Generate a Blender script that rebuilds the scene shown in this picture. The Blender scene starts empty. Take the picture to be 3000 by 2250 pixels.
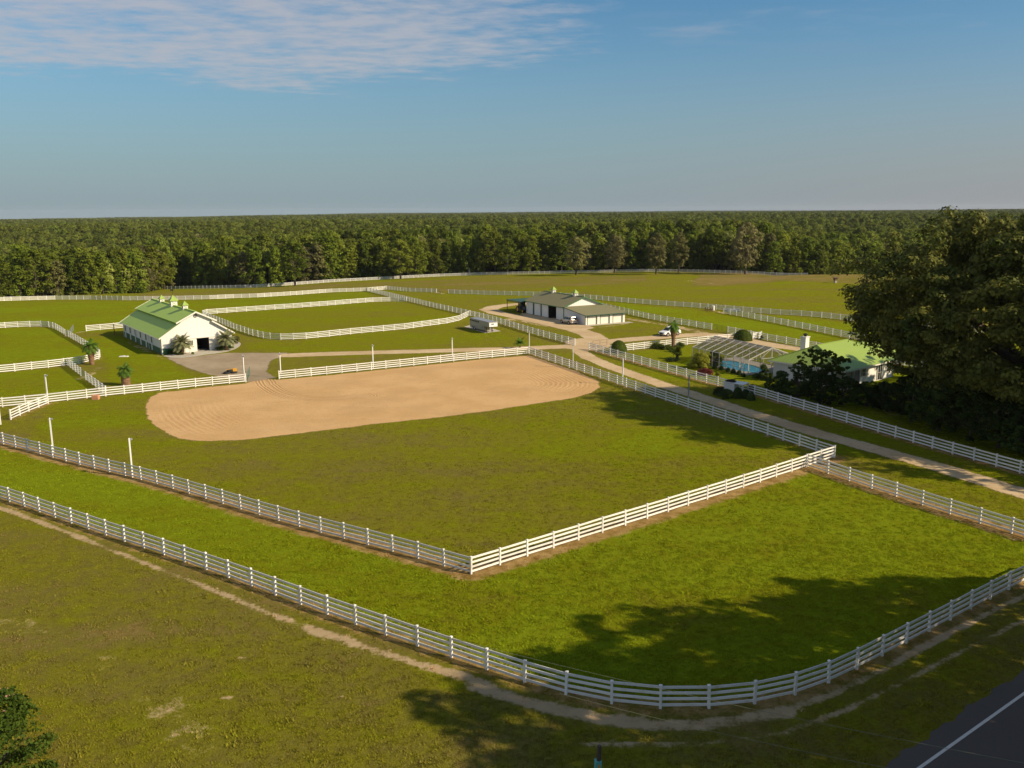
import bpy, math, random
import numpy as np
from mathutils import Vector, Matrix
R = math.radians
C = bpy.context.scene.collection
scene = bpy.context.scene

# ------------------------------------------------------------------ camera
F_PX, PITCH, ROLL, CAM_H = 2555.5, 0.19698, 0.006074, 24.53      # photo 3000x2250
cam_d = bpy.data.cameras.new('camera'); cam = bpy.data.objects.new('camera', cam_d); C.objects.link(cam)
cam_d.sensor_width = 36.0; cam_d.lens = F_PX / 3000 * 36.0
cam_d.clip_start = 0.5; cam_d.clip_end = 30000
cam.location = (0, 0, CAM_H)
cam.rotation_euler = (Matrix.Rotation(math.pi/2 - PITCH, 3, 'X') @ Matrix.Rotation(-ROLL, 3, 'Z')).to_euler()
scene.camera = cam
scene.render.resolution_x = 1024; scene.render.resolution_y = 768

# ------------------------------------------------------------------ world, sun, exposure
SUN_EL, SUN_AZ = R(31), math.atan2(0.94, -0.34)      # azimuth measured from +Y towards +X
w = bpy.data.worlds.new("World"); scene.world = w; w.use_nodes = True
nt = w.node_tree; nt.nodes.clear()
def N(nt, t, **kw):
    n = nt.nodes.new(t)
    for k, v in kw.items():
        if k.startswith('i_'): n.inputs[k[2:]].default_value = v
        else: setattr(n, k, v)
    return n
def link(nt, a, b): nt.links.new(a, b)
def math_n(nt, op, a, b=None, c=None, clamp=False):
    n = nt.nodes.new('ShaderNodeMath'); n.operation = op; n.use_clamp = clamp
    for i, v in enumerate((a, b, c)):
        if v is None: continue
        if isinstance(v, (int, float)): n.inputs[i].default_value = v
        else: nt.links.new(v, n.inputs[i])
    return n.outputs[0]
def mixc(nt, f, a, b, mode='MIX'):
    n = nt.nodes.new('ShaderNodeMix'); n.data_type = 'RGBA'; n.blend_type = mode; n.clamp_factor = True
    for i, v in ((0, f), (6, a), (7, b)):
        if isinstance(v, (int, float)): n.inputs[i].default_value = v
        elif isinstance(v, tuple): n.inputs[i].default_value = (v[0], v[1], v[2], 1)
        else: nt.links.new(v, n.inputs[i])
    return n.outputs[2]
def smooth(nt, x, a, b):
    n = nt.nodes.new('ShaderNodeMapRange'); n.interpolation_type = 'SMOOTHSTEP'
    n.inputs[1].default_value = a; n.inputs[2].default_value = b
    nt.links.new(x, n.inputs[0]); return n.outputs[0]
def noise(nt, vec, scale, detail=4, rough=.55, dist=0.0):
    n = nt.nodes.new('ShaderNodeTexNoise'); n.inputs['Scale'].default_value = scale
    n.inputs['Detail'].default_value = detail; n.inputs['Roughness'].default_value = rough
    n.inputs['Distortion'].default_value = dist
    if vec is not None: nt.links.new(vec, n.inputs['Vector'])
    return n.outputs[0]
sky = N(nt, 'ShaderNodeTexSky', sky_type='NISHITA')
sky.sun_disc = False; sky.sun_elevation = SUN_EL; sky.sun_rotation = SUN_AZ
sky.altitude = 50; sky.air_density = 1.0; sky.dust_density = 0.6; sky.ozone_density = 3.0
geo = N(nt, 'ShaderNodeTexCoord')
sep = N(nt, 'ShaderNodeSeparateXYZ'); link(nt, geo.outputs['Generated'], sep.inputs[0])
zc = math_n(nt, 'MAXIMUM', sep.outputs[2], 0.02)
cx = math_n(nt, 'DIVIDE', sep.outputs[0], zc); cy = math_n(nt, 'DIVIDE', sep.outputs[1], zc)
cmb = N(nt, 'ShaderNodeCombineXYZ'); link(nt, cx, cmb.inputs[0]); link(nt, cy, cmb.inputs[1])
# a thin sheet of altocumulus high up: plane coordinates = direction / height
mp = N(nt, 'ShaderNodeMapping'); link(nt, cmb.outputs[0], mp.inputs[0])
mp.inputs['Rotation'].default_value = (0, 0, R(14)); mp.inputs['Scale'].default_value = (1.0, 1.15, 1)
puff = noise(nt, mp.outputs[0], 4.2, 7, .58, .1)
wisp = noise(nt, mp.outputs[0], 1.1, 7, .6, .2)
big = noise(nt, cmb.outputs[0], .55, 3, .5)
# extent of the sheet: edge runs from the left horizon side up to the right
e1 = math_n(nt, 'ADD', math_n(nt, 'MULTIPLY', math_n(nt, 'ABSOLUTE', math_n(nt, 'ADD', cx, 1.7)), 0.5), cy)
edge = math_n(nt, 'ADD', e1, math_n(nt, 'MULTIPLY', math_n(nt, 'SUBTRACT', big, .5), 3.0))
body = math_n(nt, 'SUBTRACT', 1.0, smooth(nt, edge, 6.6, 8.4))
side = math_n(nt, 'SUBTRACT', 1.0, smooth(nt, math_n(nt, 'ADD', cx, math_n(nt, 'MULTIPLY', math_n(nt, 'SUBTRACT', wisp, .5), 2.2)), -.6, .95))
sheet = math_n(nt, 'MULTIPLY', body, side)
cover = math_n(nt, 'ADD', math_n(nt, 'MULTIPLY', puff, .62), math_n(nt, 'MULTIPLY', wisp, .38))
dens = smooth(nt, math_n(nt, 'ADD', cover, math_n(nt, 'MULTIPLY', math_n(nt, 'SUBTRACT', sheet, 1.0), .26)), .25, .64)
dens = math_n(nt, 'MULTIPLY', dens, smooth(nt, sheet, .0, .35))
faint = math_n(nt, 'MULTIPLY', smooth(nt, wisp, .5, .72), math_n(nt, 'MULTIPLY', smooth(nt, cx, .3, 1.0), math_n(nt, 'SUBTRACT', 1.0, smooth(nt, cy, 5.0, 6.2))))
dens = math_n(nt, 'MAXIMUM', math_n(nt, 'MULTIPLY', dens, .80), math_n(nt, 'MULTIPLY', faint, .28))
tint = mixc(nt, 1.0, sky.outputs[0], (0.66, 0.97, 1.06), 'MULTIPLY')
# hazy air low over the horizon, slightly rosier towards the sun side on the right
az = math_n(nt, 'DIVIDE', sep.outputs[0], math_n(nt, 'MAXIMUM', math_n(nt, 'ABSOLUTE', sep.outputs[1]), .2))
hz = mixc(nt, smooth(nt, az, -.1, .75), (2.85, 3.60, 4.05), (3.45, 3.40, 3.65))
tint = mixc(nt, math_n(nt, 'MULTIPLY', math_n(nt, 'SUBTRACT', 1.0, smooth(nt, sep.outputs[2], -.02, .22)), .92), tint, hz)
cloudy = mixc(nt, dens, tint, (5.0, 5.0, 5.45))
bg = N(nt, 'ShaderNodeBackground'); link(nt, cloudy, bg.inputs[0]); bg.inputs[1].default_value = 0.073
out = N(nt, 'ShaderNodeOutputWorld'); link(nt, bg.outputs[0], out.inputs[0])

sun_d = bpy.data.lights.new('sun', 'SUN'); sun = bpy.data.objects.new('sun', sun_d); C.objects.link(sun)
sun_d.energy = 5.0; sun_d.angle = R(0.5); sun_d.color = (1.0, 0.83, 0.58)
sdir = Vector((math.sin(SUN_AZ)*math.cos(SUN_EL), math.cos(SUN_AZ)*math.cos(SUN_EL), math.sin(SUN_EL)))
sun.rotation_euler = sdir.to_track_quat('Z', 'Y').to_euler(); sun.location = sdir * 200
scene.view_settings.view_transform = 'Standard'; scene.view_settings.look = 'None'
scene.view_settings.exposure = 0.38; scene.view_settings.gamma = 1.0

# ------------------------------------------------------------------ terrain and surveying helpers
def sstep(x, a, b):
    t = np.clip((x - a) / (b - a), 0, 1); return t*t*(3-2*t)
def terrain(x, y):
    x = np.asarray(x, float); y = np.asarray(y, float)
    a = x / np.maximum(y, 30.0)
    s = np.interp(a, [-.6, -.39, -.2, .15, .4], [.065, .066, .044, .020, .020])
    d = y - 238.0
    soft = np.where(d > 60, d, 8*np.log1p(np.exp(np.clip(d, -80, 60)/8)))
    soft = 230*np.tanh(soft/230*0.9)/0.9
    z = -s*soft
    bl = sstep(-a, .40, .46); y0 = 300 + 40*sstep(a, -.6, -.42)
    z = z - bl*0.13*np.clip(y - y0, 0, 70)
    br = sstep(a, .27, .34)
    z = z + br*0.9*np.exp(-((y-335)/22.0)**2) - br*0.12*np.clip(y-352, 0, 60)
    far = sstep(y, 480, 800)
    hills = -11 + 3.0*np.sin(x/410+1.0)*np.sin(y/620) + 2.0*np.sin(x/190+y/260) 
    hills = hills - 0.0012*np.clip(y-500, 0, 9e9) - 0.0048*np.clip(y-500, 0, 9e9)*sstep(-a, -.05, .62)**1.5
    return z*(1-far) + hills*far
def tz(x, y): return float(terrain(x, y))
def ray(px, py):
    x = (px-1500)/F_PX; y = (py-1125)/F_PX
    c, s = math.cos(ROLL), math.sin(ROLL); x, y = c*x - s*y, s*x + c*y
    return (x, math.cos(PITCH) - y*math.sin(PITCH), -(math.sin(PITCH) + y*math.cos(PITCH)))
def P(px, py, h=0.0):
    """survey: the ground point seen at a pixel of the photograph"""
    r = ray(px, py); t = 5.0; prev = t
    while t < 900:
        if CAM_H + r[2]*t < terrain(r[0]*t, r[1]*t) + h: break
        prev = t; t += 1.0 + t*.002
    lo, hi = prev, t
    for _ in range(22):
        m = (lo+hi)/2
        if CAM_H + r[2]*m < terrain(r[0]*m, r[1]*m) + h: hi = m
        else: lo = m
    return np.array([r[0]*hi, r[1]*hi])
def PP(lst): return [P(*p) for p in lst]

# ------------------------------------------------------------------ object helpers
def tag(o, label=None, cat=None, group=None, kind=None):
    if label: o['label'] = label
    if cat: o['category'] = cat
    if group: o['group'] = group
    if kind: o['kind'] = kind
    return o
def empty(name, label, cat, loc=(0, 0, 0), rz=0.0, group=None):
    o = bpy.data.objects.new(name, None); C.objects.link(o); o.empty_display_size = .3
    o.location = loc; o.rotation_euler = (0, 0, rz); return tag(o, label, cat, group)
class MB:
    def __init__(s): s.v = []; s.f = []; s.sm = False
    def add(s, vs, fs):
        b = len(s.v); s.v += [tuple(map(float, v)) for v in vs]; s.f += [tuple(b+i for i in f) for f in fs]; return s
    def box(s, x0, y0, z0, x1, y1, z1):
        return s.add([(x0,y0,z0),(x1,y0,z0),(x1,y1,z0),(x0,y1,z0),(x0,y0,z1),(x1,y0,z1),(x1,y1,z1),(x0,y1,z1)],
                     [(0,3,2,1),(4,5,6,7),(0,1,5,4),(1,2,6,5),(2,3,7,6),(3,0,4,7)])
    def bbox(s, x0, y0, z0, x1, y1, z1, b=.02):   # box with bevelled top edge
        return s.add([(x0,y0,z0),(x1,y0,z0),(x1,y1,z0),(x0,y1,z0),(x0,y0,z1-b),(x1,y0,z1-b),(x1,y1,z1-b),(x0,y1,z1-b),
                      (x0+b,y0+b,z1),(x1-b,y0+b,z1),(x1-b,y1-b,z1),(x0+b,y1-b,z1)],
                     [(0,3,2,1),(8,9,10,11),(0,1,5,4),(1,2,6,5),(2,3,7,6),(3,0,4,7),(4,5,9,8),(5,6,10,9),(6,7,11,10),(7,4,8,11)])
    def beam(s, a, b, w, h, up=(0, 0, 1)):
        a = Vector(a); b = Vector(b); d = (b-a).normalized(); u = Vector(up); sd = d.cross(u)
        if sd.length < 1e-4: sd = d.cross(Vector((0, 1, 0)))
        sd.normalize(); u = sd.cross(d); sd *= w/2; u *= h/2
        return s.add([a-sd-u, a+sd-u, a+sd+u, a-sd+u, b-sd-u, b+sd-u, b+sd+u, b-sd+u],
                     [(0,1,2,3),(4,7,6,5),(0,4,5,1),(1,5,6,2),(2,6,7,3),(3,7,4,0)])
    def tube(s, pts, rad, n=8, cap=True):
        pts = [Vector(p) for p in pts]; rad = rad if isinstance(rad, (list, tuple)) else [rad]*len(pts)
        b = len(s.v)
        for i, p in enumerate(pts):
            d = (pts[min(i+1, len(pts)-1)] - pts[max(i-1, 0)]).normalized()
            q = d.orthogonal().normalized() if i == 0 else (q - d*q.dot(d)).normalized()
            r2 = d.cross(q)
            for k in range(n):
                t = 2*math.pi*k/n; s.v.append(tuple(p + (q*math.cos(t) + r2*math.sin(t))*rad[i]))
        for i in range(len(pts)-1):
            for k in range(n):
                k2 = (k+1) % n; s.f.append((b+i*n+k, b+i*n+k2, b+(i+1)*n+k2, b+(i+1)*n+k))
        if cap:
            s.f.append(tuple(b+k for k in range(n))[::-1]); s.f.append(tuple(b+(len(pts)-1)*n+k for k in range(n)))
        return s
    def cyl(s, a, b, r, n=14): return s.tube([a, b], r, n)
    def lathe(s, prof, n=16, c=(0, 0, 0)):
        b = len(s.v)
        for r, z in prof:
            for k in range(n):
                t = 2*math.pi*k/n; s.v.append((c[0]+r*math.cos(t), c[1]+r*math.sin(t), c[2]+z))
        for i in range(len(prof)-1):
            for k in range(n):
                k2 = (k+1) % n; s.f.append((b+i*n+k, b+i*n+k2, b+(i+1)*n+k2, b+(i+1)*n+k))
        return s
    def prism(s, poly, y0, y1):          # polygon in xz, extruded along y
        n = len(poly); return s.add([(x, y0, z) for x, z in poly] + [(x, y1, z) for x, z in poly],
            [tuple(range(n)), tuple(range(2*n-1, n-1, -1))] + [(i, i+n, (i+1) % n+n, (i+1) % n) for i in range(n)])
    def mesh(s, name, mat, smooth=False):
        me = bpy.data.meshes.new(name); me.from_pydata(s.v, [], s.f); me.update()
        if mat: me.materials.append(mat)
        if smooth: me.polygons.foreach_set('use_smooth', [True]*len(me.polygons))
        return me
    def build(s, name, mat, parent=None, loc=(0, 0, 0), smooth=False, label=None):
        o = bpy.data.objects.new(name, s.mesh(name, mat, smooth)); C.objects.link(o); o.parent = parent; o.location = loc
        if label: o['label'] = label
        return o
def inst(name, me, parent=None, loc=(0, 0, 0), rz=0.0, sc=None):
    o = bpy.data.objects.new(name, me); C.objects.link(o); o.parent = parent; o.location = loc; o.rotation_euler = (0, 0, rz)
    if sc is not None: o.scale = sc if isinstance(sc, tuple) else (sc, sc, sc)
    return o
def fast_mesh(name, verts, quads, mat, attrs=None, smooth=False):
    me = bpy.data.meshes.new(name); nv = len(verts); nf = len(quads); k = quads.shape[1]
    me.vertices.add(nv); me.vertices.foreach_set('co', np.asarray(verts, np.float32).ravel())
    me.loops.add(nf*k); me.loops.foreach_set('vertex_index', np.asarray(quads, np.int32).ravel())
    me.polygons.add(nf); me.polygons.foreach_set('loop_start', np.arange(0, nf*k, k, dtype=np.int32))
    if smooth: me.polygons.foreach_set('use_smooth', np.ones(nf, bool))
    me.update(calc_edges=True); me.validate()
    for an, av in (attrs or {}).items():
        at = me.attributes.new(an, 'FLOAT', 'POINT'); at.data.foreach_set('value', np.asarray(av, np.float32))
    if mat: me.materials.append(mat)
    return me

# ------------------------------------------------------------------ materials
def new_mat(name):
    m = bpy.data.materials.new(name); m.use_nodes = True; t = m.node_tree; t.nodes.clear()
    o = t.nodes.new('ShaderNodeOutputMaterial'); b = t.nodes.new('ShaderNodeBsdfPrincipled')
    t.links.new(b.outputs[0], o.inputs[0]); return m, t, b, o
def coords(t, kind='Object'):
    return t.nodes.new('ShaderNodeTexCoord').outputs[kind]
def bump(t, b, h, strength=.3, dist=.02):
    n = t.nodes.new('ShaderNodeBump'); n.inputs['Strength'].default_value = strength; n.inputs['Distance'].default_value = dist
    t.links.new(h, n.inputs['Height']); t.links.new(n.outputs[0], b.inputs['Normal'])
def simple(name, col, rough=.6, var=.12, scale=3.0, metallic=0.0, bmp=0.0, spec=None, dirt=None):
    m, t, b, o = new_mat(name); v = coords(t)
    n = noise(t, v, scale, 5, .6)
    lo = tuple(c*(1-var) for c in col); hi = tuple(min(1, c*(1+var)) for c in col)
    c = mixc(t, n, lo, hi)
    if dirt:
        c = mixc(t, smooth(t, noise(t, v, scale*.35, 6, .7), .52, .75), c, dirt)
    t.links.new(c, b.inputs['Base Color']); b.inputs['Roughness'].default_value = rough; b.inputs['Metallic'].default_value = metallic
    if spec is not None: b.inputs['Specular IOR Level'].default_value = spec
    if bmp: bump(t, b, n, bmp, .02)
    return m
def ribbed(name, col, period, axis, rough=.45, depth=.02, var=.08, dirt=None, spec=.4):
    m, t, b, o = new_mat(name); v = coords(t)
    sp = t.nodes.new('ShaderNodeSeparateXYZ'); t.links.new(v, sp.inputs[0])
    a = math_n(t, 'FRACT', math_n(t, 'DIVIDE', sp.outputs[axis], period))
    rib = math_n(t, 'SUBTRACT', 1.0, smooth(t, math_n(t, 'ABSOLUTE', math_n(t, 'SUBTRACT', a, .5)), .03, .12))
    n = noise(t, v, .6, 6, .65); n2 = noise(t, v, 7.0, 3, .6)
    f = math_n(t, 'ADD', math_n(t, 'MULTIPLY', n, .7), math_n(t, 'MULTIPLY', n2, .3))
    c = mixc(t, f, tuple(x*(1-var*1.5) for x in col), tuple(min(1, x*(1+var)) for x in col))
    if dirt: c = mixc(t, math_n(t, 'MULTIPLY', smooth(t, n, .5, .8), .6), c, dirt)
    c = mixc(t, math_n(t, 'MULTIPLY', rib, .30), c, tuple(x*.55 for x in col))  # relief shading of the ribs put into the colour as darker lines
    t.links.new(c, b.inputs['Base Color']); b.inputs['Roughness'].default_value = rough; b.inputs['Specular IOR Level'].default_value = spec
    bump(t, b, rib, .7, depth); return m
M = {}
m, t, b, o = new_mat('fence_vinyl'); v = coords(t); oi = t.nodes.new('ShaderNodeObjectInfo'); gpn = t.nodes.new('ShaderNodeNewGeometry')
n = noise(t, gpn.outputs['Position'], 1.3, 5, .65); n2 = noise(t, gpn.outputs['Position'], .09, 3, .6)
c = mixc(t, smooth(t, n, .45, .8), (.80, .78, .74), (.62, .58, .49)); c = mixc(t, math_n(t, 'MULTIPLY', smooth(t, n2, .5, .7), .25), c, (.60, .60, .50))
sp = t.nodes.new('ShaderNodeSeparateXYZ'); t.links.new(v, sp.inputs[0])
hs = t.nodes.new('ShaderNodeHueSaturation'); t.links.new(c, hs.inputs['Color']); t.links.new(math_n(t, 'ADD', .84, math_n(t, 'MULTIPLY', oi.outputs['Random'], .2)), hs.inputs['Value'])
t.links.new(hs.outputs[0], b.inputs['Base Color']); b.inputs['Roughness'].default_value = .5; b.inputs['Specular IOR Level'].default_value = .3; M['fence'] = m
M['pole'] = simple('pole_white', (.74, .73, .70), .5, .07, 2)
M['galv'] = simple('galvanised', (.42, .43, .44), .45, .15, 6, metallic=.6)
M['green_roof'] = ribbed('green_metal_roof', (.29, .40, .075), .6, 0, .5, .03, .08, dirt=(.32, .40, .09))
M['barn_roof'] = ribbed('barn_green_metal_roof', (.37, .53, .09), .6, 1, .6, .03, .08, dirt=(.40, .52, .12))
M['green_roof_y'] = ribbed('green_metal_roof_b', (.29, .40, .075), .6, 1, .5, .03, .08, dirt=(.32, .40, .09))
M['olive_roof'] = simple('olive_shingle_roof', (.19, .175, .085), .85, .22, 5, bmp=.3)
M['wall_x'] = ribbed('white_ribbed_wall', (.74, .73, .70), .6, 0, .5, .02, .05)
M['wall_y'] = ribbed('white_ribbed_wall_b', (.70, .71, .71), .6, 1, .5, .02, .05)
M['wainscot'] = ribbed('dark_green_wainscot', (.018, .10, .045), .3, 1, .5, .02, .1)
M['wainscot_x'] = ribbed('dark_green_wainscot_b', (.018, .10, .045), .3, 0, .5, .02, .1)
M['trim'] = simple('white_trim', (.72, .69, .62), .5, .05, 3)
M['dgreen'] = simple('dark_green_trim', (.02, .07, .04), .5, .15, 3)
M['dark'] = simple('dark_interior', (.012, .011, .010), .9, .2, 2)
M['black'] = simple('black_rubber', (.018, .018, .018), .8, .2, 8)
M['brick'] = simple('painted_brick', (.72, .70, .66), .75, .08, 6, bmp=.3)
M['glass'] = simple('window_glass', (.02, .025, .03), .22, .1, 2, spec=.5)
M['tinted'] = simple('tinted_glass', (.03, .035, .04), .6, .1, 2, spec=.1)
M['concrete'] = simple('concrete', (.42, .38, .31), .85, .15, 1.2, bmp=.2, dirt=(.3, .25, .18))
M['silver'] = simple('silver_paint', (.45, .42, .38), .28, .05, 3, metallic=.5)
M['alu'] = simple('trailer_aluminium', (.34, .32, .27), .5, .14, 2.5, metallic=.3, dirt=(.25, .23, .19))
M['white_paint'] = simple('white_car_paint', (.82, .82, .82), .22, .03, 3)
M['brown'] = simple('brown_wood', (.12, .07, .04), .8, .25, 6, bmp=.3)
M['rust'] = simple('rusty_steel', (.14, .065, .035), .8, .25, 8)
M['yellow'] = simple('yellow_paint', (.65, .33, .03), .5, .12, 4)
M['orange_block'] = simple('orange_block', (.50, .24, .13), .8, .12, 8, bmp=.3)
M['teal'] = simple('turquoise_sleeve', (.12, .42, .40), .5, .08, 4)
M['tractor'] = simple('dark_blue_paint', (.02, .03, .06), .35, .1, 4)
M['cream'] = simple('cream_panel', (.72, .69, .61), .5, .04, 3)
M['red_light'] = simple('red_lens', (.4, .02, .015), .2, .05, 3)
M['bark'] = simple('bark', (.075, .055, .04), .9, .35, 5, bmp=.8)
M['palebark'] = simple('pale_bark', (.35, .30, .24), .9, .2, 5, bmp=.5)
M['palmtrunk'] = simple('palm_trunk', (.20, .11, .055), .95, .45, 9, bmp=1.0)
M['cage'] = simple('cage_frame', (.40, .385, .35), .5, .06, 3)
M['wire'] = simple('wire', (.16, .17, .11), .6, .05, 3)

def leaf_mat(name, c1, c2, c3, scale=.35, rnd=.35, trans=.25):
    m, t, b, o = new_mat(name); v = coords(t)
    oi = t.nodes.new('ShaderNodeObjectInfo')
    off = t.nodes.new('ShaderNodeVectorMath'); off.operation = 'ADD'; t.links.new(v, off.inputs[0])
    sc = t.nodes.new('ShaderNodeVectorMath'); sc.operation = 'SCALE'; sc.inputs[0].default_value = (91, 57, 33)
    t.links.new(oi.outputs['Random'], sc.inputs['Scale']); t.links.new(sc.outputs[0], off.inputs[1])
    n1 = noise(t, off.outputs[0], scale, 3, .6); n2 = noise(t, off.outputs[0], scale*9, 3, .6)
    f = math_n(t, 'ADD', math_n(t, 'MULTIPLY', n1, .6), math_n(t, 'MULTIPLY', n2, .4))
    c = mixc(t, smooth(t, f, .35, .62), c1, c2)
    c = mixc(t, math_n(t, 'MULTIPLY', oi.outputs['Random'], rnd), c, c3)
    hs = t.nodes.new('ShaderNodeHueSaturation'); t.links.new(c, hs.inputs['Color'])
    vv = math_n(t, 'ADD', .62, math_n(t, 'MULTIPLY', math_n(t, 'FRACT', math_n(t, 'MULTIPLY', oi.outputs['Random'], 17.3)), .85))
    t.links.new(vv, hs.inputs['Value'])
    t.links.new(hs.outputs[0], b.inputs['Base Color']); b.inputs['Roughness'].default_value = .6
    b.inputs['Specular IOR Level'].default_value = .08
    tr = t.nodes.new('ShaderNodeBsdfTranslucent'); t.links.new(hs.outputs[0], tr.inputs[0])
    mx = t.nodes.new('ShaderNodeMixShader'); mx.inputs[0].default_value = trans
    t.links.new(b.outputs[0], mx.inputs[1]); t.links.new(tr.outputs[0], mx.inputs[2]); t.links.new(mx.outputs[0], o.inputs[0])
    return m
M['leaf'] = leaf_mat('oak_leaves', (.050, .080, .006), (.135, .175, .014), (.20, .185, .022))
M['leaf_y'] = leaf_mat('spring_leaves', (.12, .17, .014), (.22, .26, .03), (.30, .27, .11))
M['leaf_p'] = leaf_mat('pine_needles', (.075, .105, .014), (.15, .180, .026), (.18, .17, .03), .5)
M['leaf_g'] = leaf_mat('olive_leaves', (.09, .098, .022), (.17, .16, .05), (.24, .20, .11))
M['leaf_b'] = leaf_mat('big_tree_leaves', (.040, .058, .009), (.120, .116, .022), (.05, .06, .01), .3, .0, .15)
M['leaf_s'] = leaf_mat('shrub_leaves', (.040, .062, .007), (.085, .115, .012), (.06, .085, .012), 1.2, .3)
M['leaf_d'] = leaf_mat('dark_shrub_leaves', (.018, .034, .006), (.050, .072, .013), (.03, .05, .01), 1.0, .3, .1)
M['leaf_yb'] = leaf_mat('golden_shrub_leaves', (.11, .13, .012), (.22, .21, .02), (.15, .17, .02), 1.5, .2)
M['leaf_r'] = leaf_mat('red_shrub_leaves', (.06, .012, .014), (.15, .03, .03), (.1, .02, .02), 2.0, .2, .1)
M['frond'] = leaf_mat('palm_fronds', (.04, .09, .010), (.10, .17, .02), (.07, .12, .02), 1.5, .3)
M['frond_b'] = leaf_mat('pindo_fronds', (.09, .10, .045), (.19, .19, .09), (.14, .14, .07), 1.5, .2, .1)
M['mimosa'] = leaf_mat('mimosa_leaves', (.022, .040, .005), (.052, .082, .009), (.04, .06, .01), 1.5, .2)
M['pink'] = simple('pink_blossom', (.50, .24, .20), .6, .2, 9)

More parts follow.
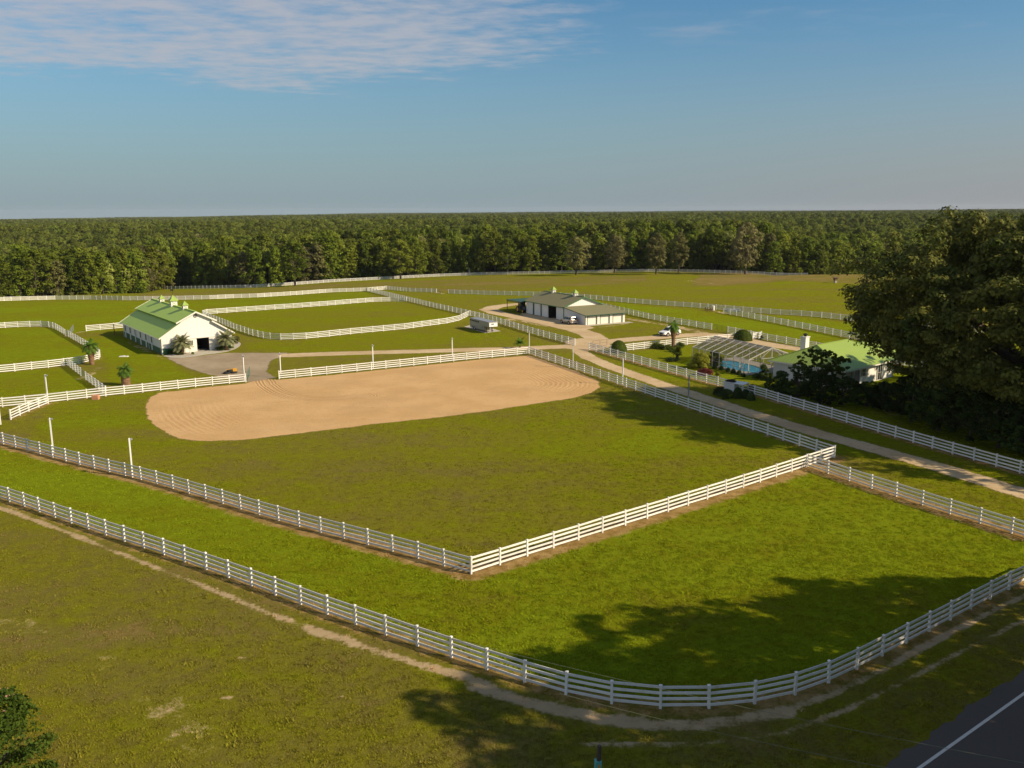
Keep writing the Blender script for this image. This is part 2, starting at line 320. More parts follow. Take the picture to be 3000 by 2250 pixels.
# ------------------------------------------------------------------ fence lines (surveyed from post bases)
RUNS = [  # name key, pixel points, end-beyond world extension, label, soil strength
 ('arena_near', [(-60,1284),(28,1305.5),(65,1315),(139.3,1336.6),(218,1357),(301,1379.7),(399,1399.5),(482,1424),(581,1454),(688,1486),(807,1523),(933,1561),(1068,1592),(1214,1632),(1380,1681.7)],
  'long white fence along the front left side of the arena, up to its near corner', 1.0),
 ('arena_arm', [(1380,1681.7),(1468.8,1653.7),(1546,1628.8),(1689,1583.6),(1820.5,1543),(2048.7,1470.7),(2197.6,1423),(2328,1380),(2443.9,1341)],
  'white arena fence rising from its near corner to the corner beside the lane', 1.0),
 ('arena_lane', [(2443.9,1341),(2291,1290),(2201,1258.4),(2118.7,1230.6),(2042.4,1204.5),(1939,1170),(1793,1120),(1694,1085),(1628,1063),(1588,1049.6),(1550,1036.7)],
  'white fence between the arena and the dirt lane, its shadow on the sand', .6),
 ('arena_far', [(1550,1036.7),(1416,1049.6),(1309,1060),(1156,1077.4),(992,1093.7),(906,1102),(818,1110.6)],
  'white fence along the far edge of the arena, from gateway to young palm', .3),
 ('arena_far_left', [(720.5,1119.8),(624,1128.3),(522,1139),(419,1150.3),(312,1160),(199,1173.7),(140.7,1180.5)],
  'white fence between the squat palm lawn and the left end of the sand arena', .4),
 ('left_edge', [(140.7,1180.5),(17,1192),(-60,1199)],
  'short white fence running off the left edge behind the slanting arena end fence', .4),
 ('arena_end', [(141.5,1183.5),(89,1204),(32,1230)],
  'short slanting white fence at the far left end of the arena beside the light pole', .6),
 ('outer', [(-60,1443),(18.7,1465),(63,1482),(158,1515),(309,1568),(482,1627),(657,1684),(802,1744),(959,1800),(1133,1862.7),(1230,1895),(1328,1928),(1433,1965),(1544,2003),(1665.5,2038),(1794,2066.5),(1934,2078),(2070,2079),(2196,2067.5),(2311,2045.7),(2412,2012),(2490,1971),(2563,1933),(2632,1897),(2696,1863),(2757,1831.5),(2815,1800),(2871,1770.8),(2924,1743),(2973.7,1717),(3060,1676)],
  'nearest long white fence, sweeping round the bottom right corner of the bright paddock', .7),
 ('right_near', [(2366,1367),(2425.5,1387),(2488.5,1409),(2554,1432),(2624,1453.5),(2697.6,1478),(2776,1504.5),(2859,1528.5),(2950.7,1557.7),(3060,1594)],
  'white fence running off the right edge between the near bright paddock and the shaded lane', 1.0),
 ('lane_house', [(1726,1024),(1790,1042.8),(1884.3,1068),(1990,1099.4),(2081,1126),(2160,1144),(2217,1156),(2292.7,1184.9),(2374.7,1205.9),(2464,1234),(2561,1263.5),(2612,1278.5),(2722,1311.6),(2847,1347),(2985,1386),(3060,1408)],
  'white fence in front of the house and dark shrubs, across the lane from the arena', .85),
 ('yard_back', [(1790,1033),(1885,1022),(1993,1012),(2045,1006.8),(2100,1001),(2160,995)],
  'short white fence behind the round topiary and the pool cage', .3),
 ('paddock_right', [(1076.5,853),(1130,866),(1190,883.5),(1244,895),(1292,906),(1346,919),(1375,924.5),(1448.6,941),(1503,961.5),(1548,974.6),(1613,993.6),(1649,1002),(1684,1011.6)],
  'white fence descending past the horse trailer down to the lane junction', .5),
 ('paddock_low', [(1375,925.5),(1342.6,941),(1308.7,948),(1259.5,954.6),(1185,964.8),(1104.6,972.3),(1020.5,980),(961,986.8),(901,993),(834,996.3),(803.5,995.3),(779.7,993),(739,982.8),(693,967.5),(651,949.5),(620,937),(600,929),(592,925),(607,921)],
  'curved white fence round the lower side of the middle paddock, between barn and horse trailer', .3),
 ('paddock_top', [(607,921),(685,915),(735.6,911.6),(812,906.5),(907,899.7),(975.7,894.6),(1042.5,888.5),(1107.6,883.4),(1146,882.7),(1190,884)],
  'straight white fence along the upper side of the middle paddock', .3),
 ('long_upper', [(-60,886),(23,881.4),(159,878),(270,878),(361,879.7),(436,879.7),(558,878),(622,876.6),(688,873.6),(752.6,871.6),(860,864.8),(959.4,857.3),(1076,853),(1133,848.2)],
  'long white fence behind the green-roofed barn, from the left edge to the upper corner', .3),
 ('upper_mid', [(1133,848.2),(1196,854.6),(1245,856),(1279,857.5)],
  'short white fence leading from the upper corner to a gap in the far pasture', .2),
 ('upper_right', [(1313.7,860),(1380.6,862),(1417,864),(1490,865.4),(1566,866.5),(1640,870),(1700,874),(1769.6,880.7),(1855,888.8),(1922,893.6),(1968,897),(2015,899.6),(2061,903),(2086,907),(2109.4,907.5),(2183.5,914),(2233,918.6),(2284,923),(2336,924.5),(2389.7,927.6),(2471.4,938),(2527,944),(2603.6,950),(2700,958),(2955,983),(3060,993)],
  'long white fence passing behind the shed and on right along the pasture foot', .2),
 ('middle_right', [(2120,918),(2152.8,923),(2186,930.4),(2239.6,940.7),(2298,952.6),(2378.8,967.9),(2445,983),(2493.5,992),(2600,1013),(2750,1041),(2900,1070)],
  'white fence slanting down to the big tree, middle of the three right-hand fences', .5),
 ('shed_right', [(1705,890),(1785,907),(1856,924),(1908.7,936.7),(1944.3,942.8),(2021.7,955),(2042.5,959),(2084.6,966)],
  'white fence from behind the grey shed to the dark pipe gate above the white car', .4),
 ('drive_right', [(2132,974.4),(2155,978.5),(2204,989),(2253,999),(2279.7,1002.4),(2334,1013),(2392,1022),(2500,1043),(2650,1072),(2800,1102)],
  'white fence beyond the driveway running behind the house chimney', .4),
 ('left_top', [(-60,966),(9,961),(44.6,959),(77,957.4),(108,957),(132.6,957),(149.5,958.6),(160,962),(175,971),(191.7,983)],
  'white fence curving round the upper left paddock to the small gate gap', .3),
 ('left_mid', [(201,986.8),(238.7,1008.5),(281,1033.8),(293,1042),(294,1051.4),(275,1056.7),(241.8,1065),(197.7,1070.5),(154.3,1076.7),(106.8,1081.3),(57,1086.9),(6.7,1091.7),(-60,1098)],
  'white fence bending round behind the shaggy palm and back to the left edge', .4),
 ('left_short', [(199,1071.5),(237.5,1101.3)],
  'very short white fence coming down from the palm corner to the green gate', .3),
 ('left_low', [(252,1113.4),(281,1134.5),(311,1157)],
  'short white fence from the green gate down to the arena fence', .3),
 ('barn_back', [(253,970.6),(287,967.5),(319.5,965),(351,962),(372,960)],
  'short white fence ending at the back corner of the green-roofed barn', .3),
 ('far', None, 'very distant white fence along the forest edge across the whole far pasture', .0),
]
far_px = [(493.8,847.5),(525.5,846.6),(600.5,844.8),(689,845.9),(728.9,844.4),(770,842),(833,837.4),(872,834),(962,827),(1032.5,823.9),(1102,819.7),(1157,817),(1225,813.4),(1293,808.9),(1345,807.6),(1398,806),(1490,804.5),(1578,803),(1640,801.5),(1715,800),(1780.5,798.9),(1840,797.6),(1910.6,796),(1981,796.5),(2066,798),(2142,801),(2206,803.6)]
def smooth_path(p, k=1):
    p = [np.array(q) for q in p]
    for _ in range(k): p = [p[0]] + [(p[i-1] + 2*p[i] + p[i+1])/4 for i in range(1, len(p)-1)] + [p[-1]]
    return p
LINES = {}
for key, px, lab, soil in RUNS:
    if key == 'far':
        p = smooth_path(PP(far_px), 3)
        d0 = (p[0]-p[2]); d0 /= np.linalg.norm(d0); d1 = (p[-1]-p[-3]); d1 /= np.linalg.norm(d1)
        p = [p[0]+d0*24+np.array([0, 2.]), p[0]+d0*12+np.array([0, .5])] + p + [p[-1]+d1*10+np.array([0, 3.]), p[-1]+d1*26+np.array([0, 9.])]
    else:
        p = PP(px)
        if len(p) > 4: p = smooth_path(p, 1) if key not in ('paddock_low', 'left_mid', 'long_upper') else p
    LINES[key] = p

# ------------------------------------------------------------------ distance fields
def dist_poly(X, Y, pts, closed=False, widths=None):
    D = np.full(X.shape, 1e9); Wd = np.zeros(X.shape) if widths is not None else None
    n = len(pts); rng = range(n if closed else n-1)
    for i in rng:
        a = pts[i]; b = pts[(i+1) % n]; dx, dy = b[0]-a[0], b[1]-a[1]; L2 = dx*dx+dy*dy+1e-9
        t = np.clip(((X-a[0])*dx + (Y-a[1])*dy)/L2, 0, 1)
        d = np.hypot(X-a[0]-t*dx, Y-a[1]-t*dy)
        if widths is not None:
            wv = widths[i]*(1-t) + widths[i+1]*t; sd = d - wv; m = sd < D; D = np.where(m, sd, D)
        else: D = np.minimum(D, d)
    return D
def inside(X, Y, pts):
    c = np.zeros(X.shape, bool); n = len(pts)
    for i in range(n):
        x0, y0 = pts[i]; x1, y1 = pts[(i+1) % n]
        if y0 == y1: continue
        c ^= ((y0 > Y) != (y1 > Y)) & (X < (x1-x0)*(Y-y0)/(y1-y0) + x0)
    return c
def sd_polygon(X, Y, pts):
    d = dist_poly(X, Y, pts, True); return np.where(inside(X, Y, pts), d, -d)

# ------------------------------------------------------------------ ground
ys = np.concatenate([np.linspace(-70, 18, 20), np.arange(20, 30, .6), np.arange(30, 76, .34), np.arange(76, 120, .55), np.arange(120, 250, .8), np.arange(250, 480, 2.2), np.geomspace(482, 900, 70), np.geomspace(910, 8500, 80)])
ss = np.linspace(-1, 1, 601)
Yg, Sg = np.meshgrid(ys, ss, indexing='ij'); Xg = Sg*(75 + 0.78*np.maximum(Yg, 0))
Zg = terrain(Xg, Yg) * (Yg > 150)
nr, nc = Yg.shape
nearM = Yg < 260
soil = np.zeros(Xg.shape); wear = np.zeros(Xg.shape); lush = .40 + .12*sstep(Yg, 150, 240)
for key, px, lab, sv in RUNS:
    if sv <= 0 or key == 'far': continue
    wd = {'arena_near': 1.3, 'arena_arm': 1.35, 'right_near': 1.4, 'outer': 1.0}.get(key, .8)
    d = dist_poly(Xg, Yg, LINES[key]); soil = np.maximum(soil, sv*(1 - sstep(d, wd*.3, wd*1.6)))
def region(pl): return [tuple(q) for q in pl]
zones = [  # polygon in pixels, lushness
 ([(-60,1284),(399,1399.5),(807,1523),(1380,1681),(1820,1543),(2366,1367),(2697,1478),(3060,1594),(3060,1676),(2696,1863),(2412,2012),(2196,2067),(1934,2078),(1665,2038),(1230,1895),(802,1744),(309,1568),(-60,1443)], .86),
 ([(1375,925),(1185,965),(961,987),(834,996),(739,983),(610,930),(735,912),(1107,883),(1190,884)], .60),
 ([(-60,961),(108,957),(160,962),(294,1045),(198,1070),(-60,1098)], .78),
 ([(-60,1099),(199,1072),(312,1158),(-60,1198)], .74),
 ([(-60,889),(558,880),(1076,856),(1100,878),(607,921),(540,925),(372,958),(191,983),(140,955),(-60,955)], .80),
 ([(200,985),(360,985),(470,1041),(620,1128),(420,1149),(312,1156),(300,1045)], .72),
 ([(700,1000),(860,1000),(1300,950),(1400,965),(1680,1012),(1300,1018),(860,1030),(720,1030)], .62),
 ([(1855,925),(2131,975),(2500,1043),(3000,1120),(3060,1060),(2493,992),(2120,918),(1790,885)], .88),
 ([(2120,908),(2500,945),(3060,995),(3060,1040),(2493,990),(2150,922)], .78),
 ([(1800,1040),(1990,1012),(2300,1000),(3060,1100),(3060,1400),(2612,1278),(2081,1126)], .80),
 ([(1600,1038),(1726,1028),(1900,1074),(2160,1146),(2700,1308),(3060,1412),(3060,1450),(2630,1335),(2250,1227),(1900,1112)], .62),
 ([(1588,1052),(1793,1123),(2118,1234),(2440,1340),(3060,1590),(3060,1480),(2467,1300),(2171,1206),(1842,1100)], .60),
 ([(2050,803),(2280,806),(2560,808),(2560,832),(2300,824),(2100,838),(2020,832)], .10),
 ([(400,860),(1000,832),(1400,813),(1900,808),(1900,826),(1500,848),(1280,855),(1133,846),(700,868),(400,875)], .26),
]
for pl, lv in zones:
    pts = PP(pl); sdv = sd_polygon(Xg, Yg, pts); k = sstep(sdv, -.3, 1.2); lush = lush*(1-k) + lv*k
ar = PP([(65,1318),(399,1399.5),(807,1523),(1380,1681),(1820,1543),(2443,1341),(2042,1204),(1550,1037),(818,1110),(140,1181)])
k = sstep(sd_polygon(Xg, Yg, ar), -.3, 1.0); lush = lush*(1-k) + .44*k
# arena grass is greener towards the lane side and beyond the sand on the left
gx = P(2000, 1330); k2 = np.exp(-((Xg-gx[0])**2+(Yg-gx[1])**2)/16**2)*k; lush = lush + .28*k2
gx = P(150, 1240); k2 = np.exp(-((Xg-gx[0])**2+(Yg-gx[1])**2)/14**2)*k; lush = lush + .22*k2
def wear_line(px, wd, amt):
    global wear
    d = dist_poly(Xg, Yg, smooth_path(PP(px), 1)); wear = np.maximum(wear, amt*(1 - sstep(d, wd*.25, wd)))
wear_line([(-60,1468),(0,1488),(120,1528),(260,1586),(400,1640),(560,1700),(700,1760),(800,1800),(850,1820)], .60, .78)
wear_line([(700,1770),(860,1828),(1000,1880),(1100,1925)], .9, .42)
wear_line([(900,1838),(1000,1868),(1100,1905),(1220,1945),(1330,1975),(1420,2000)], .7, .80)
wear_line([(1400,2012),(1480,2040),(1600,2075),(1760,2108),(1900,2126),(2050,2128),(2180,2110),(2300,2085)], .95, .85)
wear_line([(2150,2112),(2300,2085),(2430,2045),(2560,1975),(2700,1900),(2850,1815),(3060,1715)], .5, .72)
wear_line([(1700,2180),(2100,2190),(2300,2160),(2480,2080),(2620,2010),(2780,1930),(2900,1860),(3060,1790)], .42, .62)
wear_line([(-60,1800),(50,1830),(180,1880),(320,1950),(420,2010),(520,2100),(600,2200),(640,2300)], 2.2, .36)
wear_line([(130,1890),(170,1900)], .6, .5); wear_line([(700,1925),(712,1928)], .35, .75); wear_line([(985,2036),(1000,2042)], .35, .8)
wear_line([(215,2010),(235,2016)], .35, .6); wear_line([(660,2043),(672,2048)], .3, .7)
wear_line([(2008,821),(2040,826),(2110,833)], 2.2, .55); wear_line([(1281,857),(1300,861)], 1.5, .8)
wear_line([(2060,835),(2140,838)], 3.0, .38); wear_line([(1700,925),(1850,930),(1990,958),(2060,975)], 2.4, .62)
wear_line([(1745,960),(1800,955),(1840,947)], 1.6, .6); wear_line([(195,985),(225,972),(253,970)], .8, .8)
wear_line([(275,1058),(310,1048)], 1.6, .45); wear_line([(1500,935),(1650,962)], 3.2, .62)
wear_line([(232,1110),(262,1100),(290,1078)], 1.6, .45); wear_line([(640,1110),(700,1105)], 2.0, .5)
wear_line([(380,1000),(476,1052)], 1.7, .5)
wear_line([(2086,909),(2120,918)], 1.2, .7)
wear_line([(2850,1330),(3060,1395)], 2.5, .35)
tx = P(2930, 1215); k = np.exp(-((Xg-tx[0])**2+(Yg-tx[1])**2)/16**2); wear = np.maximum(wear, .6*k)
# forest floor beyond the far fence
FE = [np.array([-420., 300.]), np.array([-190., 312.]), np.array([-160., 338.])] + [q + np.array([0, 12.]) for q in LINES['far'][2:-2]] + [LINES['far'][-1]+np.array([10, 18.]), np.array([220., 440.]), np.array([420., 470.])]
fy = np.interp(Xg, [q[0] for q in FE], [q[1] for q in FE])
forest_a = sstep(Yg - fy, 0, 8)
me_idx = np.arange(nr*nc).reshape(nr, nc)
q = np.stack([me_idx[:-1, :-1], me_idx[:-1, 1:], me_idx[1:, 1:], me_idx[1:, :-1]], -1).reshape(-1, 4)
V = np.stack([Xg, Yg, Zg], -1).reshape(-1, 3)
def attr(t, n, kind='GEOMETRY'):
    a = t.nodes.new('ShaderNodeAttribute'); a.attribute_name = n; a.attribute_type = kind; return a.outputs['Fac']
def turf(t, v, kind='GEOMETRY'):
    A_l, A_s, A_w, A_f = (attr(t, k_, kind) for k_ in ('lush', 'soil', 'wear', 'forest'))
    nL = noise(t, v, .035, 4, .6); nM = noise(t, v, .16, 5, .62, .4); nS = noise(t, v, .9, 5, .65); nF = noise(t, v, 4.5, 4, .7)
    mpn = t.nodes.new('ShaderNodeMapping'); mpn.inputs['Rotation'].default_value = (0, 0, R(12)); mpn.inputs['Scale'].default_value = (.012, .09, 1); t.links.new(v, mpn.inputs[0])
    nStr = noise(t, mpn.outputs[0], 1.0, 4, .55)
    mps = t.nodes.new('ShaderNodeMapping'); mps.inputs['Rotation'].default_value = (0, 0, R(-38)); mps.inputs['Scale'].default_value = (.06, .9, 1); t.links.new(v, mps.inputs[0])
    nMow = noise(t, mps.outputs[0], 1.0, 2, .5)
    g = math_n(t, 'ADD', A_l, math_n(t, 'MULTIPLY', math_n(t, 'SUBTRACT', nL, .5), .55))
    g = math_n(t, 'ADD', g, math_n(t, 'MULTIPLY', math_n(t, 'SUBTRACT', nM, .5), .95))
    g = math_n(t, 'ADD', g, math_n(t, 'MULTIPLY', math_n(t, 'SUBTRACT', nStr, .5), .95))
    g = math_n(t, 'ADD', g, math_n(t, 'MULTIPLY', math_n(t, 'SUBTRACT', nMow, .5), .22))
    g = math_n(t, 'ADD', g, math_n(t, 'MULTIPLY', math_n(t, 'SUBTRACT', nS, .5), .85), None, True)
    ramp = t.nodes.new('ShaderNodeValToRGB'); t.links.new(g, ramp.inputs[0]); cr = ramp.color_ramp
    cr.elements[0].position = 0.0; cr.elements[0].color = (  .20, .145, .050, 1)
    for p_, c_ in ((.22, (.150, .130, .026, 1)), (.45, (.155, .146, .014, 1)), (.72, (.150, .164, .006, 1))):
        e = cr.elements.new(p_); e.color = c_
    cr.elements[-1].position = 1.0; cr.elements[-1].color = (.155, .190, .007, 1)
    gc = ramp.outputs[0]
    hs = t.nodes.new('ShaderNodeHueSaturation'); t.links.new(gc, hs.inputs['Color'])
    nXF = noise(t, v, 13.0, 3, .75)
    t.links.new(math_n(t, 'ADD', .05, math_n(t, 'ADD', math_n(t, 'ADD', math_n(t, 'MULTIPLY', nF, .95), math_n(t, 'MULTIPLY', nXF, .75)), math_n(t, 'MULTIPLY', nS, .55))), hs.inputs['Value'])
    nn = math_n(t, 'ADD', math_n(t, 'MULTIPLY', nS, .5), math_n(t, 'ADD', math_n(t, 'MULTIPLY', nM, .2), math_n(t, 'MULTIPLY', nF, .3)))
    so = smooth(t, math_n(t, 'ADD', A_s, math_n(t, 'MULTIPLY', math_n(t, 'SUBTRACT', nn, .5), 2.6)), .36, .86)
    c = mixc(t, math_n(t, 'MULTIPLY', so, .9), hs.outputs[0], mixc(t, smooth(t, nS, .3, .7), (.24, .14, .045), (.44, .29, .13)))
    pale = mixc(t, nS, (.42, .29, .16), (.62, .47, .30))
    we = smooth(t, math_n(t, 'ADD', math_n(t, 'ADD', A_w, math_n(t, 'MULTIPLY', math_n(t, 'MULTIPLY', math_n(t, 'SUBTRACT', nM, .5), .9), smooth(t, A_w, .1, .4))), math_n(t, 'MULTIPLY', math_n(t, 'SUBTRACT', nn, .5), 1.9)), .42, .80)
    c = mixc(t, math_n(t, 'MULTIPLY', we, .9), c, pale)
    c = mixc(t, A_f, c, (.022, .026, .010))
    return c, nS
m, t, b, o = new_mat('pasture_ground'); v = coords(t)
c, nS = turf(t, v)
t.links.new(c, b.inputs['Base Color']); b.inputs['Roughness'].default_value = 1.0; b.inputs['Specular IOR Level'].default_value = 0.0
blade = noise(t, v, 9.0, 4, .75)
hsum = math_n(t, 'ADD', math_n(t, 'MULTIPLY', blade, .6), math_n(t, 'MULTIPLY', nS, .8))
bump(t, b, hsum, .9, .3)
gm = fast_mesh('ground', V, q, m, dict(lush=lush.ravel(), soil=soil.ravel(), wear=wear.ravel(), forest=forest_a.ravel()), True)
ground = bpy.data.objects.new('ground', gm); C.objects.link(ground); tag(ground, kind='structure')

# ------------------------------------------------------------------ draped sheets with ragged edges
def sheet(name, sdf, bounds, res, mat, dz, margin=.5):
    x0, x1, y0, y1 = bounds
    xs = np.arange(x0, x1+res, res); yy = np.arange(y0, y1+res, res)
    X, Y = np.meshgrid(xs, yy, indexing='xy'); S = sdf(X, Y)
    idx = np.arange(X.size).reshape(X.shape)
    qd = np.stack([idx[:-1, :-1], idx[:-1, 1:], idx[1:, 1:], idx[1:, :-1]], -1).reshape(-1, 4)
    keep = S.ravel()[qd].max(1) > -margin; qd = qd[keep]
    used, inv = np.unique(qd, return_inverse=True); qd = inv.reshape(qd.shape)
    VV = np.stack([X.ravel(), Y.ravel(), terrain(X.ravel(), Y.ravel())*(Y.ravel() > 150) + dz], -1)[used]
    me = fast_mesh(name, VV, qd, mat, dict(sd=S.ravel()[used]), True)
    ob = bpy.data.objects.new(name, me); C.objects.link(ob); return tag(ob, kind='structure')
def sheet_mat(name, c1, c2, c3, edge=.6, e0=-.1, nscale=1.1, bmp=.3, extra=None, rough=.95):
    m, t, b, o = new_mat(name); v = coords(t)
    sdv = attr(t, 'sd'); n1 = noise(t, v, nscale, 5, .65); n2 = noise(t, v, .14, 4, .6); n3 = noise(t, v, 6, 4, .7)
    c = mixc(t, smooth(t, n2, .35, .65), c1, c2); c = mixc(t, math_n(t, 'MULTIPLY', smooth(t, n1, .5, .75), .6), c, c3)
    hs = t.nodes.new('ShaderNodeHueSaturation'); t.links.new(c, hs.inputs['Color']); t.links.new(math_n(t, 'ADD', .75, math_n(t, 'MULTIPLY', n3, .5)), hs.inputs['Value'])
    col = hs.outputs[0]; h = n3
    if extra: col, h = extra(t, v, sdv, col, n3)
    t.links.new(col, b.inputs['Base Color']); b.inputs['Roughness'].default_value = rough; b.inputs['Specular IOR Level'].default_value = .02
    bump(t, b, h, bmp, .05)
    al = smooth(t, math_n(t, 'ADD', sdv, math_n(t, 'MULTIPLY', math_n(t, 'SUBTRACT', math_n(t, 'ADD', math_n(t, 'MULTIPLY', n1, .55), math_n(t, 'ADD', math_n(t, 'MULTIPLY', n3, .45), math_n(t, 'MULTIPLY', noise(t, v, .33, 3, .6), .6))), .8), edge*2.2)), e0, e0+.3)
    tr = t.nodes.new('ShaderNodeBsdfTransparent'); mx = t.nodes.new('ShaderNodeMixShader')
    t.links.new(al, mx.inputs[0]); t.links.new(tr.outputs[0], mx.inputs[1]); t.links.new(b.outputs[0], mx.inputs[2]); t.links.new(mx.outputs[0], o.inputs[0])
    return m
sand_poly = PP([(464,1150),(437,1164),(424,1186),(425.6,1213.7),(437,1237),(475,1263),(519,1285),(576,1293),(700,1291),(900,1268),(1100,1243),(1300,1222),(1435,1204),(1571,1183.5),(1683,1166.6),(1734,1151),(1760,1134),(1757,1117),(1694,1088),(1588,1052.6),(1552,1041),(1416,1052),(1234,1071),(992,1096),(906,1104),(818,1112.5),(775,1110),(735,1117),(722,1123),(624,1132),(522,1144)])
tracks = smooth_path(PP([(770,1085),(765,1108),(778,1128),(805,1150),(850,1166),(910,1172),(990,1170),(1080,1160)]), 2)
end_r = PP([(1560,1115)])[0]; end_l = PP([(560,1235)])[0]
def sand_extra(t, v, sdv, col, n3):
    # harrow ripples follow the rounded ends and the drag marks from the gate
    tk = attr(t, 'trk'); rp = attr(t, 'rip')
    wob = math_n(t, 'MULTIPLY', noise(t, v, .5, 3, .5), 5)
    ring = math_n(t, 'SINE', math_n(t, 'ADD', math_n(t, 'MULTIPLY', sdv, 9.0), wob))
    rk = math_n(t, 'MULTIPLY', ring, rp)
    tw = math_n(t, 'MULTIPLY', math_n(t, 'SINE', math_n(t, 'ADD', math_n(t, 'MULTIPLY', tk, 14.0), wob)), math_n(t, 'SUBTRACT', 1.0, smooth(t, tk, 1.2, 1.9)))
    rel = math_n(t, 'ADD', math_n(t, 'MULTIPLY', rk, .5), tw)
    st = t.nodes.new('ShaderNodeMapping'); st.inputs['Rotation'].default_value = (0, 0, R(-31)); st.inputs['Scale'].default_value = (.25, 3.0, 1); t.links.new(v, st.inputs[0])
    ln = noise(t, st.outputs[0], 1.0, 4, .6)
    h = math_n(t, 'ADD', math_n(t, 'ADD', math_n(t, 'MULTIPLY', n3, .8), math_n(t, 'MULTIPLY', ln, .6)), math_n(t, 'MULTIPLY', rel, .7))
    c2 = mixc(t, math_n(t, 'MULTIPLY', smooth(t, math_n(t, 'ADD', rel, math_n(t, 'MULTIPLY', ln, .6)), .45, 1.1), .35), col, (.30, .17, .08))
    hoof = smooth(t, noise(t, v, 2.6, 2, .5), .56, .68); damp = smooth(t, noise(t, v, .09, 4, .6), .5, .68)
    c2 = mixc(t, math_n(t, 'ADD', math_n(t, 'MULTIPLY', hoof, .16), math_n(t, 'MULTIPLY', damp, .16)), c2, (.30, .19, .10))
    return c2, math_n(t, 'SUBTRACT', h, math_n(t, 'MULTIPLY', hoof, .35))
M['sand'] = sheet_mat('arena_sand', (.50, .315, .145), (.56, .36, .175), (.45, .275, .12), .6, .0, .8, .8, sand_extra)
sx = [p[0] for p in sand_poly]; sy = [p[1] for p in sand_poly]
arena = sheet('arena_sand', lambda X, Y: sd_polygon(X, Y, sand_poly), (min(sx)-1, max(sx)+1, min(sy)-1, max(sy)+1), .4, M['sand'], .004)
co = np.empty(len(arena.data.vertices)*3, np.float32); arena.data.vertices.foreach_get('co', co); co = co.reshape(-1, 3)
trk = dist_poly(co[:, 0], co[:, 1], tracks); dfield = sd_polygon(co[:, 0], co[:, 1], sand_poly)
rip = np.exp(-((co[:, 0]-end_r[0])**2+(co[:, 1]-end_r[1])**2)/13**2) + np.exp(-((co[:, 0]-end_l[0])**2+(co[:, 1]-end_l[1])**2)/9**2)
rip *= sstep(dfield, .5, 2)*(1-sstep(dfield, 7, 12))
for an, av in (('trk', trk), ('rip', np.clip(rip, 0, 1))):
    at = arena.data.attributes.new(an, 'FLOAT', 'POINT'); at.data.foreach_set('value', av.astype(np.float32))

roads = [  # centre line pixels, half width in metres
 ([(3060,1466),(3000,1447),(2792,1379),(2630,1333),(2467,1292),(2358,1258),(2250,1227),(2171,1201),(2069.5,1169.6),(1967.8,1135.7),(1842.5,1095),(1774.7,1068),(1723.9,1048),(1690,1030),(1700,1015)], 1.45),
 ([(1740,1010),(1660,1016),(1500,1022.5),(1346,1026),(1108.6,1032.6),(939,1037),(850,1041)], 2.1),
 ([(1690,1018),(1745,1008),(1762,997),(1734,980),(1690,965),(1639,954.6),(1571,939),(1503,925.8),(1445.8,915.6),(1418.7,907),(1442,898.7),(1490,892),(1540,889)], 2.3),
 ([(1710,1012),(1774,999),(1842.5,996),(1927,987.5),(2000,983),(2055.6,979),(2101,980),(2160,990),(2205,1003.5),(2273,1011),(2341,1022),(2450,1040),(2600,1066)], 2.3),
 ([(1560,920),(1600,932),(1660,948),(1700,960)], 3.0)]
rl = [(smooth_path(PP(p), 1), hw) for p, hw in roads]
def road_sd(X, Y):
    D = np.full(X.shape, -1e9)
    for p, hw in rl: D = np.maximum(D, hw - dist_poly(X, Y, p))
    jn = P(1722, 1008); D = np.maximum(D, 4.2 - np.hypot((X-jn[0])*1.0, (Y-jn[1])*.55)); return D
M['dirt'] = sheet_mat('lane_dirt', (.46, .335, .19), (.55, .42, .26), (.28, .20, .09), .75, -.1, 1.3, .5)
rx = [q_[0] for p, h_ in rl for q_ in p]; ry = [q_[1] for p, h_ in rl for q_ in p]
sheet('dirt_road', road_sd, (min(rx)-4, max(rx)+4, min(ry)-4, max(ry)+5), .5, M['dirt'], .012, .9)
gravel_poly = PP([(488,1048),(535,1072),(593,1092),(640,1103),(700,1112),(722,1119),(770,1113),(806,1107),(779,1087),(789,1060),(810,1050),(840,1044),(840,1034),(760,1034),(660,1034),(560,1046)])
M['gravel'] = sheet_mat('gravel', (.28, .22, .145), (.37, .295, .20), (.21, .155, .095), .9, -.2, .5, .6)
gxs = [p[0] for p in gravel_poly]; gys = [p[1] for p in gravel_poly]
sheet('gravel_yard', lambda X, Y: sd_polygon(X, Y, gravel_poly), (min(gxs)-1, max(gxs)+1, min(gys)-1, max(gys)+1), .5, M['gravel'], .008, .9)

# asphalt road with its edge line
ea, eb = P(2578, 2250), P(3000, 1964); rd = (eb-ea)/np.linalg.norm(eb-ea); rn = np.array([rd[1], -rd[0]])
la, lb = P(2684, 2250), P(3000, 2039)
line_off = float(np.dot((la+lb)/2 - ea, rn)); Lr = 240
p0 = ea - rd*90; p1 = ea + rd*(Lr-90)
def band(o0, o1): return [p0+rn*o0, p1+rn*o0, p1+rn*o1, p0+rn*o1]
m, t, b, o = new_mat('asphalt'); v = coords(t); n1 = noise(t, v, .35, 5, .6); n2 = noise(t, v, 14, 3, .7)
c = mixc(t, n1, (.066, .053, .043), (.095, .077, .062)); c = mixc(t, math_n(t, 'MULTIPLY', smooth(t, n2, .55, .8), .5), c, (.11, .10, .09))
t.links.new(c, b.inputs['Base Color']); b.inputs['Roughness'].default_value = .85; bump(t, b, n2, .4, .01)
poly_r = [tuple(q_) for q_ in band(0, 7.4)]
M['asphalt'] = m
x_ = np.linspace(0, Lr, 400); jit = .10*np.sin(x_*2.1)+.08*np.sin(x_*5.3+1)+.05*np.sin(x_*11)
mb = MB(); vs = []; fs = []
